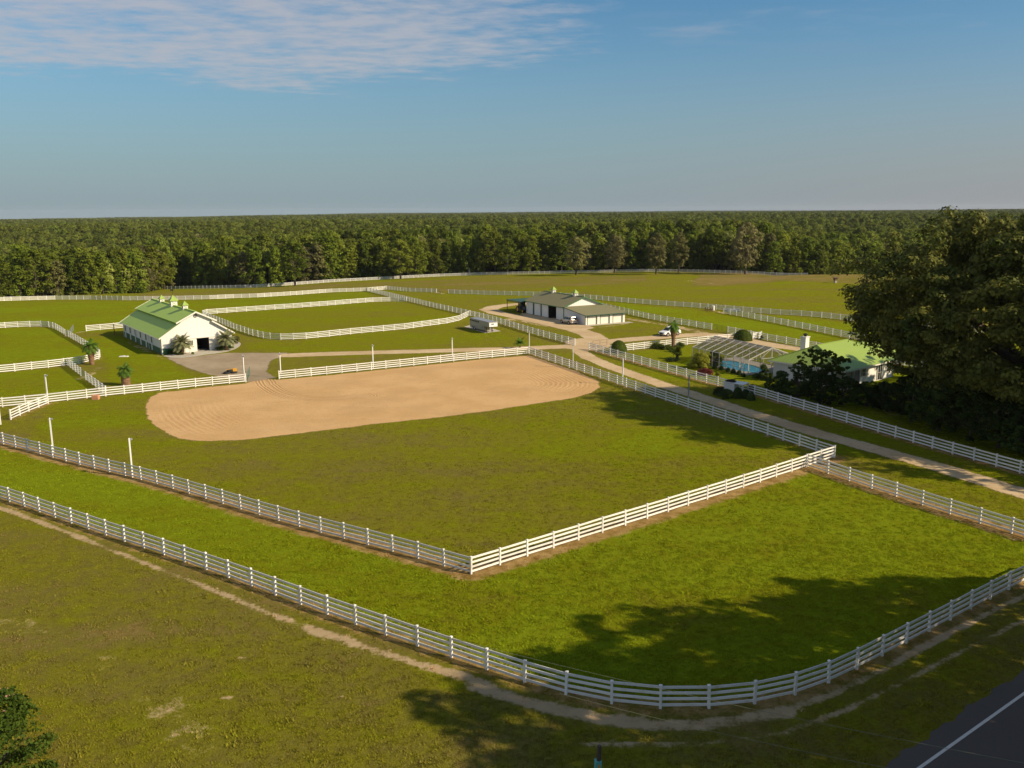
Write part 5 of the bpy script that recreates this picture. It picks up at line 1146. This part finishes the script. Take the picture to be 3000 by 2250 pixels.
tl = empty('horse_trailer', 'grey aluminium gooseneck horse trailer with a white nose on a concrete pad', 'trailer', (-8.8, 183.1, 0), math.atan2(-.885, .466))
mb = MB(); mb.prism([(0, .45), (7.4, .45), (7.55, 1.45), (10.0, 1.5), (10.1, 1.6), (10.1, 2.5), (9.95, 2.62), (.1, 2.62), (0, 2.5)], 0, 2.15); mb.build('body', M['alu'], tl)
mb = MB(); mb.bbox(-.04, -.04, 2.62, 10.02, 2.19, 2.70, .05); mb.build('roof', simple('trailer_roof', (.30, .30, .31), .4, .08, 2, metallic=.3), tl)
mb = MB(); mb.box(10.1, .05, 1.58, 10.14, 2.1, 2.52); mb.build('nose_panel', M['white_paint'], tl)
mb = MB(); mb.box(10.14, .55, 2.1, 10.16, 1.2, 2.3); mb.build('front_window', M['dark'], tl)
for k_ in range(6):
    mb = MB(); mb.box(.2+k_*.82, -.03, 2.02, .72+k_*.82, -.002, 2.38); mb.build('side_window', M['dark'], tl)
mb = MB(); mb.box(.1, -.05, 1.3, 6.2, -.002, 1.4); mb.box(6.3, -.04, .5, 6.36, -.002, 2.6); mb.box(7.0, -.04, .5, 7.06, -.002, 2.6); mb.build('rub_rail', M['galv'], tl)
mb = MB(); mb.box(.9, -.1, .85, 3.1, -.002, .98); mb.build('mudguard', M['alu'], tl)
for x_ in (1.5, 2.45):
    for y_ in (.05, 2.1): wheel(tl, x_, y_, .39, .24, rim=M['white_paint'])
mb = MB(); mb.beam((9.2, 1.07, 1.5), (9.5, 1.07, .6), .14, .14); mb.beam((9.5, .8, .62), (9.5, 1.35, .62), .12, .12); mb.build('gooseneck_hitch', M['dark'], tl)
for y_ in (.35, 1.8):
    mb = MB(); mb.beam((8.0, y_, 1.5), (8.0, y_, .1), .1, .1); mb.box(7.85, y_-.15, .03, 8.15, y_+.15, .1); mb.build('jack_leg', M['dark'], tl)

tl.scale = (.90, .90, .86)
# ------------------------------------------------------------------ light poles
LP = [ (1823.7,1127.5,'middle of the three light poles on the lane side of the arena'), (1679,1078,'light pole near the lane junction, first along the lane fence'),
 (388.8,1398,'light pole on the front left arena fence, right-hand one of the pair'), (157,1329,'light pole on the front left arena fence, left-hand one of the pair'),
 (141,1180.5,'light pole at the corner where the slanting arena end fence starts'), (716,1114.5,'light pole left of the arena gateway next to the green gate'),
 (823,1107,'light pole right of the arena gateway at the fence end'), (1093.4,1079,'light pole midway along the far arena fence'),
 (1325.6,1056,'light pole on the far arena fence left of the young palm'), (1551,1033,'light pole at the far corner of the arena beside the young palm'),
 (2016,1192,'tall grey light pole furthest right, where the lane enters the tree shade'), (2,1244,'light pole cut by the left edge of the photo')]
mb = MB(); mb.box(-.065, -.065, -.2, .065, .065, 3.75); mb.add([(-.08, -.08, 3.75), (.08, -.08, 3.75), (.08, .08, 3.75), (-.08, .08, 3.75), (0, 0, 3.84)], [(0, 3, 2, 1), (0, 1, 4), (1, 2, 4), (2, 3, 4), (3, 0, 4)]); PM = mb.mesh('shaft', M['pole'])
mb = MB(); mb.box(-.28, -.09, 3.62, -.07, .09, 3.76); mb.box(-.12, -.02, 3.5, -.06, .02, 3.66); PH = mb.mesh('floodlight', M['galv'])
arc = np.array([5., 105.])
for px, py, lb in LP:
    p = P(px, py); a = math.atan2(arc[1]-p[1], arc[0]-p[0])+math.pi
    e = empty('light_pole', 'white ' + lb if 'grey' not in lb else lb, 'light pole', (p[0], p[1], 0), a, 'light poles round the arena'); inst('shaft', PM, e); inst('floodlight', PH, e)
    if 'grey' in lb: e.scale = (1, 1, 1.08); e.children[0].data = PM.copy(); e.children[0].data.materials[0] = M['galv']

# ------------------------------------------------------------------ palms and shrubs
def palm(px, py, H, r0, r1, nf, fl, label, mat='frond', trunkcol='palmtrunk', droop=.9, upright=.6, leafl=.45, seed=1, bulge=0, x=None):
    p = P(px, py) if x is None else x; rng = np.random.default_rng(seed)
    e = empty('palm_tree', label, 'palm', (p[0], p[1], 0), rng.random()*6)
    prof = [(r0*1.15, -.2)]; n = 26
    for k_ in range(n+1):
        f = k_/n; r = r0*(1-f)+r1*f + bulge*math.exp(-((f-.8)/.22)**2); prof.append((r*(1.0+.10*(k_ % 2)), H*f))
    prof.append((r1*.5, H+.15)); mb = MB(); mb.lathe(prof, 14); rr = random.Random(seed)
    mb.v = [(a*(1+rr.uniform(-.1, .1)), b_*(1+rr.uniform(-.1, .1)), c_) for a, b_, c_ in mb.v]; mb.build('trunk', M[trunkcol], e)
    V = []; F = []
    for i in range(nf):
        az = i*2.39996; el = math.radians(82 - 95*(i/nf)**.9*upright*1.35 + rng.uniform(-8, 8)); L = fl*(.8+.35*rng.random()); m_ = 9
        pos = np.array([0, 0, H]); d = np.array([math.cos(az)*math.cos(el), math.sin(az)*math.cos(el), math.sin(el)]); pts_ = [pos.copy()]
        for k_ in range(m_):
            pos = pos + d*L/m_; d = d + np.array([0, 0, -droop*.19]); d /= np.linalg.norm(d); pts_.append(pos.copy())
        for k_ in range(m_):
            a_, b_ = pts_[k_], pts_[k_+1]; dr = (b_-a_)/np.linalg.norm(b_-a_); sd = np.cross(dr, [0, 0, 1.]); sd /= (np.linalg.norm(sd)+1e-6); up = np.cross(sd, dr)
            for s_ in (-1, 1):
                for h_ in (0, .5):
                    q0 = a_*(1-h_)+b_*h_; wl = leafl*(math.sin(math.pi*min(1, (k_+h_+.9)/(m_+.6)))**.6)
                    tip = q0 + sd*s_*wl*.85 + dr*wl*.55 - np.array([0, 0, wl*.35*droop]) ; w_ = dr*L/m_*.26
                    b0 = len(V); V += [q0-w_, q0+w_, tip+w_*.3, tip-w_*.3]; F.append((b0, b0+1, b0+2, b0+3))
            b0 = len(V); w_ = sd*.035; V += [a_-w_, a_+w_, b_+w_*.8, b_-w_*.8]; F.append((b0, b0+1, b0+2, b0+3))
    inst('fronds', fast_mesh('fronds', np.array(V), np.array(F), M[mat]), e); return e
def bl_(u, v_): c_, s_ = math.cos(.625), math.sin(.625); return np.array([-61.16+u*c_-v_*s_, 150.88+u*s_+v_*c_])
palm(269.6, 1068, 3.0, .34, .55, 34, 1.75, 'shaggy palm with a thick ragged trunk at the bend of the left paddock fence', seed=1, bulge=.25, droop=1.3, upright=.75)
palm(369.6, 1129, 2.25, .60, .50, 30, 1.45, 'squat palm with a fat scaly trunk behind the left arena fence', seed=2, bulge=.12, droop=1.4, upright=.75)
palm(0, 0, 1.9, .30, .20, 44, 2.3, 'bluish feathery palm in front of the barn wall left of the doorway', 'frond_b', seed=3, droop=1.0, upright=.7, leafl=.55, x=bl_(2.9, -1.7))
palm(0, 0, 1.8, .32, .22, 44, 2.2, 'bluish feathery palm at the right corner of the barn front', 'frond_b', seed=4, droop=1.0, upright=.7, leafl=.55, x=bl_(10.7, -1.7))
palm(1972, 1021, 3.9, .30, .30, 26, 1.5, 'tall palm with a thick brown trunk in front of the white car', seed=5, bulge=.30, droop=1.5, upright=.7)
palm(1523, 1021, .9, .16, .12, 14, 1.4, 'small young palm beside the far corner of the arena fence', seed=6, droop=.9, upright=.55, leafl=.5)
palm(1984, 1052, 1.1, .26, .2, 34, 1.0, 'small dark umbrella-shaped sago palm on the lawn by the pool cage', 'leaf_s', 'bark', seed=7, droop=1.0, upright=.6, leafl=.4)

def bush(px, py, w, h, mat, label, n=26, per=70, leaf=.13, name='bush', cat='shrub', seed=0, group=None, x=None, crad=.34, tight=False, parts=True):
    p = P(px, py) if x is None else np.array(x); rng = np.random.default_rng(seed+int(abs(px))); cl = []
    if tight:      # clipped dome
        d = rand_dirs(rng, n*per); d[:, 2] = np.abs(d[:, 2]); nr_ = d*.85+rand_dirs(rng, n*per)*.25; nr_ /= np.linalg.norm(nr_, axis=1)[:, None]
        pos = d*np.array([w/2, w/2, h*.98])*(.94+.08*rng.random(n*per))[:, None]; t1 = np.cross(nr_, rand_dirs(rng, n*per)); t1 /= np.linalg.norm(t1, axis=1)[:, None]; t2 = np.cross(nr_, t1)
        s = leaf*(.6+.8*rng.random(n*per))[:, None]; V = np.stack([pos-t1*s*.6, pos-t2*s*.45, pos+t1*s*.6, pos+t2*s*.45], 1).reshape(-1, 3); Q = np.arange(len(V)).reshape(-1, 4)
    else:
        cl = crown_clusters('dome', h*.86, w/2*.8, rng, n); V, Q = leaf_quads(cl, w/2*crad*(.7+.6*rng.random(n)), per, leaf, rng, .7)
    e = empty(name, label, cat, (p[0], p[1], 0), 0, group)
    inst('foliage', fast_mesh('foliage', V, Q, M[mat]), e)
    mb = MB(); rr = random.Random(seed)
    for k_ in range(5):
        a = k_*1.3; mb.tube([(0, 0, -.1), (math.cos(a)*w*.12, math.sin(a)*w*.12, h*.35), (math.cos(a)*w*.28, math.sin(a)*w*.28, h*.72)], [.05+w*.012, .04, .015], 5)
    mb.build('stem', M['bark'], e)
    return e
bush(1812, 1032, 3.0, 2.15, 'leaf_s', 'round clipped dark green topiary dome beside the lane gate', 40, 150, .12, 'topiary', tight=True, seed=1)
bush(2176, 997, 3.6, 2.1, 'leaf_s', 'wide clipped dark green dome behind the pool cage roof', 40, 170, .12, 'topiary', tight=True, seed=2)
bush(2050, 1079, 3.7, 2.75, 'leaf_yb', 'large golden-green rounded shrub at the front corner of the pool cage', 60, 110, .15, seed=3, crad=.3)
bush(2092, 1070, 2.6, 2.7, 'leaf_s', 'dark upright shrub just behind the golden-green shrub', 40, 90, .15, seed=4)
bush(2067, 1099, 2.5, 1.05, 'leaf_r', 'low dark red shrub behind the lane fence', 40, 90, .10, seed=5)
bush(2102, 1105, 1.15, .75, 'leaf_yb', 'small yellow-green shrub right of the red one', 20, 60, .10, seed=6)
for i_, (a, b_, s_) in enumerate(((2094,1080,.75),(2113,1084,.8),(2133,1089,.75),(2148,1093,.8),(2165,1098,.8),(2178,1104,.65))):
    bush(a, b_, s_, s_*.9, 'leaf_d', ['first small ball shrub from the left along the pool cage', 'second small ball shrub from the left along the pool cage', 'third small ball shrub from the left along the pool cage', 'fourth small ball shrub from the left along the pool cage', 'fifth small ball shrub from the left along the pool cage', 'smallest ball shrub, last on the right along the pool cage'][i_], 16, 60, .08, 'ball_shrub', seed=10+i_, group='ball shrubs along the pool cage', tight=True)
for i_, (px, py, w_, h_) in enumerate(((1922,1021,2.0,1.1),(1938,1023,1.6,1.0),(1956,1024.5,1.8,1.0),(1992,1021,2.2,1.1),(1970,1031,1.5,.8))):
    bush(px, py, w_, h_, 'leaf_s', ['leftmost rounded hedge shrub before the yard fence', 'second rounded hedge shrub from the left before the yard fence', 'hedge shrub just left of the tall palm trunk', 'wide hedge shrub just right of the tall palm trunk', 'low shrub at the foot of the tall palm'][i_], 26, 60, .11, 'hedge_shrub', seed=20+i_, group='hedge shrubs before the yard fence')
bush(1973, 1058, 3.2, .5, 'leaf_d', 'low dark ground shrub beside the sago palm', 24, 50, .10, seed=26)
bush(2236, 1113, 2.0, 2.6, 'leaf_d', 'dense dark upright shrub at the pool cage door', 40, 110, .13, seed=27)
bush(2216, 1108, 1.5, .7, 'leaf_s', 'low bright green shrub left of the cage door shrub', 18, 60, .1, seed=28)
bush(2233, 994, 1.1, .9, 'leaf_d', 'small dark bush behind the white gate', 14, 50, .1, seed=29)
# round the well house
for i_, (px, py, w_, h_, lb) in enumerate(((2108,1158,2.0,1.2,'low dark bush at the left end of the well house'),(2128,1166,2.2,1.25,'wide dark bush in front of the well house'),(2161,1166,1.4,1.5,'ball-shaped dark bush in front of the well house corner'),(2184,1167,1.2,1.25,'ball-shaped dark bush right of the well house'),(2200,1172,1.15,1.1,'rightmost ball-shaped bush by the well house'),(2202,1150,1.1,1.2,'ball bush behind the rightmost one near the fence'))):
    bush(px, py, w_, h_, 'leaf_d', lb, 26, 90, .11, 'ball_shrub', seed=30+i_, group='bushes round the well house', tight=i_ > 1)
# barn front planting
for i_, (px, py, w_, h_, lb) in enumerate(((499,1038,1.3,.75,'clipped green bush left of the barn front palm'),(524,1040,1.3,.85,'clipped green bush in front of the barn front palm'),(565,1038,.5,.45,'tiny round bush at the barn doorway'),(651,1026,2.3,.9,'wide clipped green hedge right of the barn doorway'),(675,1020,1.2,.7,'small green bush below the right-hand barn palm'))):
    bush(px, py, w_, h_, 'leaf_s', lb, 26, 60, .1, 'hedge_shrub', seed=40+i_, group='clipped bushes at the barn front')
bush(695, 1007, 1.5, 1.6, 'leaf_g', 'loose brownish shrub at the right corner of the barn', 20, 40, .12, seed=46)
bush(686, 1006, 1.6, 1.7, 'leaf_g', 'greyish shrub beside the barn corner palm', 22, 46, .12, seed=47)
# dark shrubs and small trees in front of the house
def strees(px, py, H, Wd, seed, n, per, leaf, label, mat, name='garden_tree', group='dark garden trees before the house', x=None, zl=.04, cr=.2):
    p = P(px, py) if x is None else x; big_tree(name, p[0], p[1], H, Wd, seed, n, per, label, leaf, mat, .16, zl, 6, group, cr)
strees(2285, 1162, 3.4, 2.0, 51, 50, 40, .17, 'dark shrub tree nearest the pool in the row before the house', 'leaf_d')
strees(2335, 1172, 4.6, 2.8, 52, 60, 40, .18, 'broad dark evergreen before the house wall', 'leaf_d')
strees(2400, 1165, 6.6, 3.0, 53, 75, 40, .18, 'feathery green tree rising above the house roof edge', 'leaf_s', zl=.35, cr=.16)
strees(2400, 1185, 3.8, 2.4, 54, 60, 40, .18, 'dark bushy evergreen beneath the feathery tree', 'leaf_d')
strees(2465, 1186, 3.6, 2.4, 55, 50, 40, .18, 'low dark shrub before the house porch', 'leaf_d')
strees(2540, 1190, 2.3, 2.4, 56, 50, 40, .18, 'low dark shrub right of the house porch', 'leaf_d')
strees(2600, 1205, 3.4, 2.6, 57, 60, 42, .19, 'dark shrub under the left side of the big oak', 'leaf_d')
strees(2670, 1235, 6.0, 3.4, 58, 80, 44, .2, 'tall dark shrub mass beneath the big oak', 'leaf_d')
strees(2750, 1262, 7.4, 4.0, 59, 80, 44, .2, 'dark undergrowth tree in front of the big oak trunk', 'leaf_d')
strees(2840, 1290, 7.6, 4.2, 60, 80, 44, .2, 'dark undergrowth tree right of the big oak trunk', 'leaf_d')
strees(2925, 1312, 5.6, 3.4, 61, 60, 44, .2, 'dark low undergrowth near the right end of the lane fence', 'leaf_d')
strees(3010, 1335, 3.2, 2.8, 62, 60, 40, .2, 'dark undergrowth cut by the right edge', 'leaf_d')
strees(2575, 1150, 1.3, 2.2, 63, 40, 40, .14, 'low yellow-green flowerbed shrubs before the glass door of the house', 'leaf_s', 'flowerbed_shrub', None)
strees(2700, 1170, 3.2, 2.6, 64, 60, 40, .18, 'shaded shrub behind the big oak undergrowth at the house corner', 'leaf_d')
# trees beyond the right edge and across the road: they cast the shade on the lane, paddock and road
for i_, (x_, y_, H_, W_) in enumerate(((80, 112, 20, 9), (88, 92, 20, 9), (67, 82, 19, 8.5), (68, 73, 23, 8), (80, 66, 20, 8), (84, 128, 18, 8))):
    big_tree('live_oak', x_, y_, H_, W_, 70+i_, 80, 24, 'large oak standing beyond the right edge of the photo', .4, 'leaf_b', .5, .15, 8, 'trees outside the right edge', .22)
for i_, (x_, y_, H_, W_) in enumerate(((36, 27, 23, 8.5), (41, 34, 22, 8.5), (50, 40, 19.5, 7.5), (60, 46, 13, 6), (35, 16, 24, 9), (26, 5, 24, 9), (45, 25, 24, 9))):
    big_tree('roadside_tree', x_, y_, H_, W_, 80+i_, 170, 34, 'leafy tree beyond the asphalt road, its shade falling on the near paddock', .4, 'leaf', .45, .15, 8, 'trees across the road', .22)
# mimosa crown at the bottom left
mx_ = (-22.4, 34.0)
mim = empty('mimosa_tree', 'leafy mimosa with small pink blossoms at the bottom left corner', 'tree', (mx_[0], mx_[1], 0))
rng = np.random.default_rng(77); cl = crown_clusters('dome', 4.3, 2.2, rng, 80); V, Q = leaf_quads(cl, .42+.2*rng.random(80), 90, .13, rng, .35, .6)
inst('crown', fast_mesh('crown', V, Q, M['mimosa']), mim)
top_ = cl[np.argsort(-cl[:, 2])[:16]]; V, Q = leaf_quads(top_+np.array([0, 0, .30]), np.full(16, .08), 8, .055, rng, .3); inst('blossoms', fast_mesh('blossoms', V, Q, M['pink']), mim)
mb = trunk_mb(3.2, .12, rng, 1.9, 6, .15); mb.build('trunk', M['bark'], mim)

# ------------------------------------------------------------------ small things
def pipe_gate(a, b_, label, h=1.25, mat='galv', bars=5, name='pipe_gate', verts=3):
    a = np.array(a); b_ = np.array(b_); L = np.linalg.norm(b_-a); z0_ = tz(*a) if a[1] > 150 else 0
    e = empty(name, label, 'gate', (a[0], a[1], z0_), math.atan2(b_[1]-a[1], b_[0]-a[0]))
    mb = MB()
    for k_ in range(bars): z = .15+(h-.15)*k_/(bars-1); mb.tube([(0, 0, z), (L, 0, z)], .025, 6)
    mb.build('bar', M[mat], e); mb = MB()
    for k_ in range(verts): mb.tube([(L*k_/(verts-1), 0, .1), (L*k_/(verts-1), 0, h+.02)], .028, 6)
    mb.build('upright', M[mat], e); return e
M['greenpipe'] = simple('green_pipe', (.05, .14, .10), .5, .1, 4)
pipe_gate(P(725,1117), P(732.5,1099), 'open green pipe gate left of the arena gateway', 1.3, 'greenpipe', 6)
pipe_gate(P(238,1102), P(251,1113), 'closed green gate between the two short left fences', 1.2, 'greenpipe', 6)
pipe_gate(P(192.5,984), P(200,987), 'small grey gate in the upper left paddock fence', 1.2, 'galv', 6)
pipe_gate(P(205,985), P(216,968), 'open grey gate standing in the pasture behind the upper left paddock', 1.2, 'galv', 6)
pipe_gate(P(2086,966.5), P(2130,974.5), 'dark pipe gate above the white car', 1.25, 'dgreen', 5, verts=4)
pipe_gate(P(1737,1019), P(1778,1013), 'rusty pipe gate standing open at the lane junction', 1.25, 'rust', 3)
pipe_gate(P(1281,858.5), P(1291,863), 'dark gate at the gap in the upper pasture fence', 1.2, 'dgreen', 5)
pipe_gate(P(200,1073), P(241,1067), 'green gate set in the lower left paddock fence', 1.2, 'greenpipe', 6)
g = P(2205, 994); g2 = P(2229, 991); e = empty('rail_gate', 'white four-board gate behind the pool cage roof', 'gate', (g[0], g[1], 0), math.atan2(g2[1]-g[1], g2[0]-g[0])); L = float(np.linalg.norm(g2-g))
mb = MB()
for z_ in (.25, .55, .85, 1.15): mb.box(0, -.03, z_-.09, L, .03, z_+.09)
mb.build('board', M['fence'], e); mb = MB(); mb.box(-.12, -.1, 0, -.01, .1, 1.5); mb.box(L+.01, -.1, 0, L+.12, .1, 1.4); mb.build('gate_post', M['fence'], e)
# tractor tyres and drag by the arena gateway
p = P(676, 1094); e = empty('tyre_drag', 'heap of black tyres with a yellow frame beside the arena gateway', 'tyres', (p[0], p[1], 0), .3)
for (x_, y_, z_, r_) in ((-.55, 0, .14, .55), (.45, .15, .14, .55), (-.1, .2, .40, .5)):
    mb = MB(); mb.lathe([(r_*.55, z_-.11), (r_*.9, z_-.14), (r_, z_-.08), (r_, z_+.08), (r_*.9, z_+.14), (r_*.55, z_+.11), (r_*.55, z_-.11)], 18, (x_, y_, 0)); mb.build('tyre', M['black'], e)
mb = MB(); mb.box(.35, -.1, .3, .95, .35, .75); mb.beam((.4, .1, .7), (-.7, .2, .55), .07, .07); mb.build('frame', M['yellow'], e)
p = P(281, 1170); mb = MB(); mb.bbox(-.42, -.3, 0, .42, .3, .62, .05); mb.box(-.44, -.32, .26, .44, .32, .32); tag(mb.build('mounting_block', M['orange_block'], loc=(p[0], p[1], 0)), 'orange-brown block on the grass in front of the left arena fence', 'block')
p = P(363, 1045); mb = MB(); mb.bbox(-.75, -.3, 0, .75, .3, .12, .04); mb.box(-.2, -.1, .12, .2, .1, .2); tag(mb.build('drain_cover', M['trim'], loc=(p[0], p[1], 0)), 'small flat white cover lying in the lawn left of the barn', 'drain cover')
p = P(557, 1038); e = empty('water_pump', 'small white pump post at the barn doorway', 'pump', (p[0], p[1], .03)); mb = MB(); mb.lathe([(.09, 0), (.07, .6), (.12, .62), (.05, .8), (.001, .85)], 10); mb.build('post', M['trim'], e); mb = MB(); mb.tube([(0, 0, .55), (.25, 0, .6), (.28, 0, .45)], .03, 6); mb.build('spout', M['galv'], e)
# well house
p = P(2152, 1150); e = empty('well_house', 'small white well house with an open lean-to roof among the bushes by the lane', 'well house', (p[0], p[1], 0), -.75)
mb = MB(); mb.box(-1.3, -.7, 0, .3, .7, 1.35); mb.build('wall', M['brick'], e); mb = MB(); roof_slab(mb, (-1.4, -.8, 1.42), (1.7, -.8, 1.42), (1.7, .8, 1.5), (-1.4, .8, 1.5), .08); mb.build('roof', M['trim'], e)
for y_ in (-.7, .7):
    mb = MB(); mb.beam((1.6, y_, 0), (1.6, y_, 1.4), .1, .1); mb.build('post', M['trim'], e)
mb = MB(); mb.box(-1.2, -.5, 1.5, .1, .2, 1.62); mb.beam((-1.2, 0, 1.6), (0, .2, 1.85), .12, .1); mb.beam((-1, -.3, 1.62), (.1, -.2, 1.75), .1, .1); mb.build('roof_hatch', M['dark'], e)
# little wooden stand on the far slope
p = P(2447, 829); z_ = tz(*p); e = empty('hunting_stand', 'small brown-roofed wooden stand on the far slope left of the big oak', 'stand', (p[0], p[1], z_), .3)
mb = MB(); mb.box(-.4, -.4, 0, .4, .4, .9); mb.build('base', M['palebark'], e); mb = MB(); mb.box(-.5, -.5, .9, .5, .5, 1.75); mb.build('cabin', M['brown'], e); mb = MB(); roof_slab(mb, (-.95, -.8, 1.85), (.95, -.8, 1.85), (.95, .8, 2.1), (-.95, .8, 2.1), .1); mb.build('roof', M['brown'], e)
# brown feed racks and white troughs in the right pasture
for i_, (px, py) in enumerate(((2066,910),(2073,911),(2080,912),(2086,913))):
    p = P(px, py); mb = MB(); mb.beam((0, -.3, 0), (0, .3, .9), .1, .1); mb.beam((0, .3, 0), (0, -.3, .9), .1, .1); mb.beam((-.4, 0, .45), (.4, 0, .45), .1, .1)
    tag(mb.build('sawhorse', M['rust'], loc=(p[0], p[1], tz(*p))), ['leftmost', 'second', 'third', 'rightmost'][i_] + ' of four brown wooden sawhorses beside the far fence junction', 'sawhorse', 'brown sawhorses by the fence junction')
p = P(2089, 909); mb = MB(); mb.lathe([(.001, 0), (.4, 0), (.42, 1.1), (.3, 1.15), (.001, 1.15)], 14); tag(mb.build('barrel', M['trim'], loc=(p[0], p[1], tz(*p))), 'white barrel at the fence junction beside the sawhorses', 'barrel')
p = P(2150, 912); mb = MB(); mb.bbox(-1.5, -.5, 0, 1.5, .5, .6, .05); mb.box(-1.35, -.38, .6, 1.35, .38, .62); tag(mb.build('water_trough', M['galv'], loc=(p[0], p[1], tz(*p))), 'pale water trough behind the fence junction', 'trough')
# marker post at the bottom edge
p = P(1753, 2292); e = empty('marker_post', 'short dark wooden post with a turquoise sleeve at the bottom edge', 'post', (p[0], p[1], 0), .2)
mb = MB(); mb.tube([(0, 0, -.2), (0, 0, 1.0), (.02, 0, 1.78)], [.11, .10, .09], 10); mb.build('shaft', M['bark'], e); mb = MB(); mb.box(-.16, -.14, .35, .10, .14, 1.08); mb.build('sleeve', M['teal'], e); mb = MB(); mb.box(-.07, -.148, .6, .03, -.142, .95); mb.build('label_plate', M['yellow'], e)
# overhead wires along the road side
def wire(a, b_, ha, hb, sag, label):
    mb = MB(); n = 24; pts_ = []
    for k_ in range(n+1): f = k_/n; pts_.append((a[0]*(1-f)+b_[0]*f, a[1]*(1-f)+b_[1]*f, ha*(1-f)+hb*f - sag*4*f*(1-f)))
    mb.tube(pts_, .0065, 5); tag(mb.build('power_line', M['wire']), label, 'power line', 'power lines above the verge')
def Ph(px, py, h_): r = ray(px, py); t_ = (h_-CAM_H)/r[2]; return (r[0]*t_, r[1]*t_)
wire(Ph(1300, 1864, 7.5), Ph(3200, 2272, 7.5), 7.5, 7.5, 0.25, 'thin upper power line crossing the nearest paddock and the road corner')
wire(Ph(1640, 2032, 7.0), Ph(2760, 2280, 7.0), 7.0, 7.0, 0.15, 'thin lower power line crossing the verge below the nearest fence')

# ------------------------------------------------------------------ haze
m = bpy.data.materials.new('haze_air'); m.use_nodes = True; t = m.node_tree; t.nodes.clear()
o = t.nodes.new('ShaderNodeOutputMaterial'); pv = t.nodes.new('ShaderNodeVolumePrincipled'); pv.inputs['Color'].default_value = (.80, .88, 1.0, 1); pv.inputs['Density'].default_value = 0.000028
t.links.new(pv.outputs[0], o.inputs['Volume'])
mb = MB(); mb.box(-6900, -150, -95, 6900, 8600, 46); tag(mb.build('haze', m), 'thin haze hanging over the whole plain', 'haze', kind='stuff')
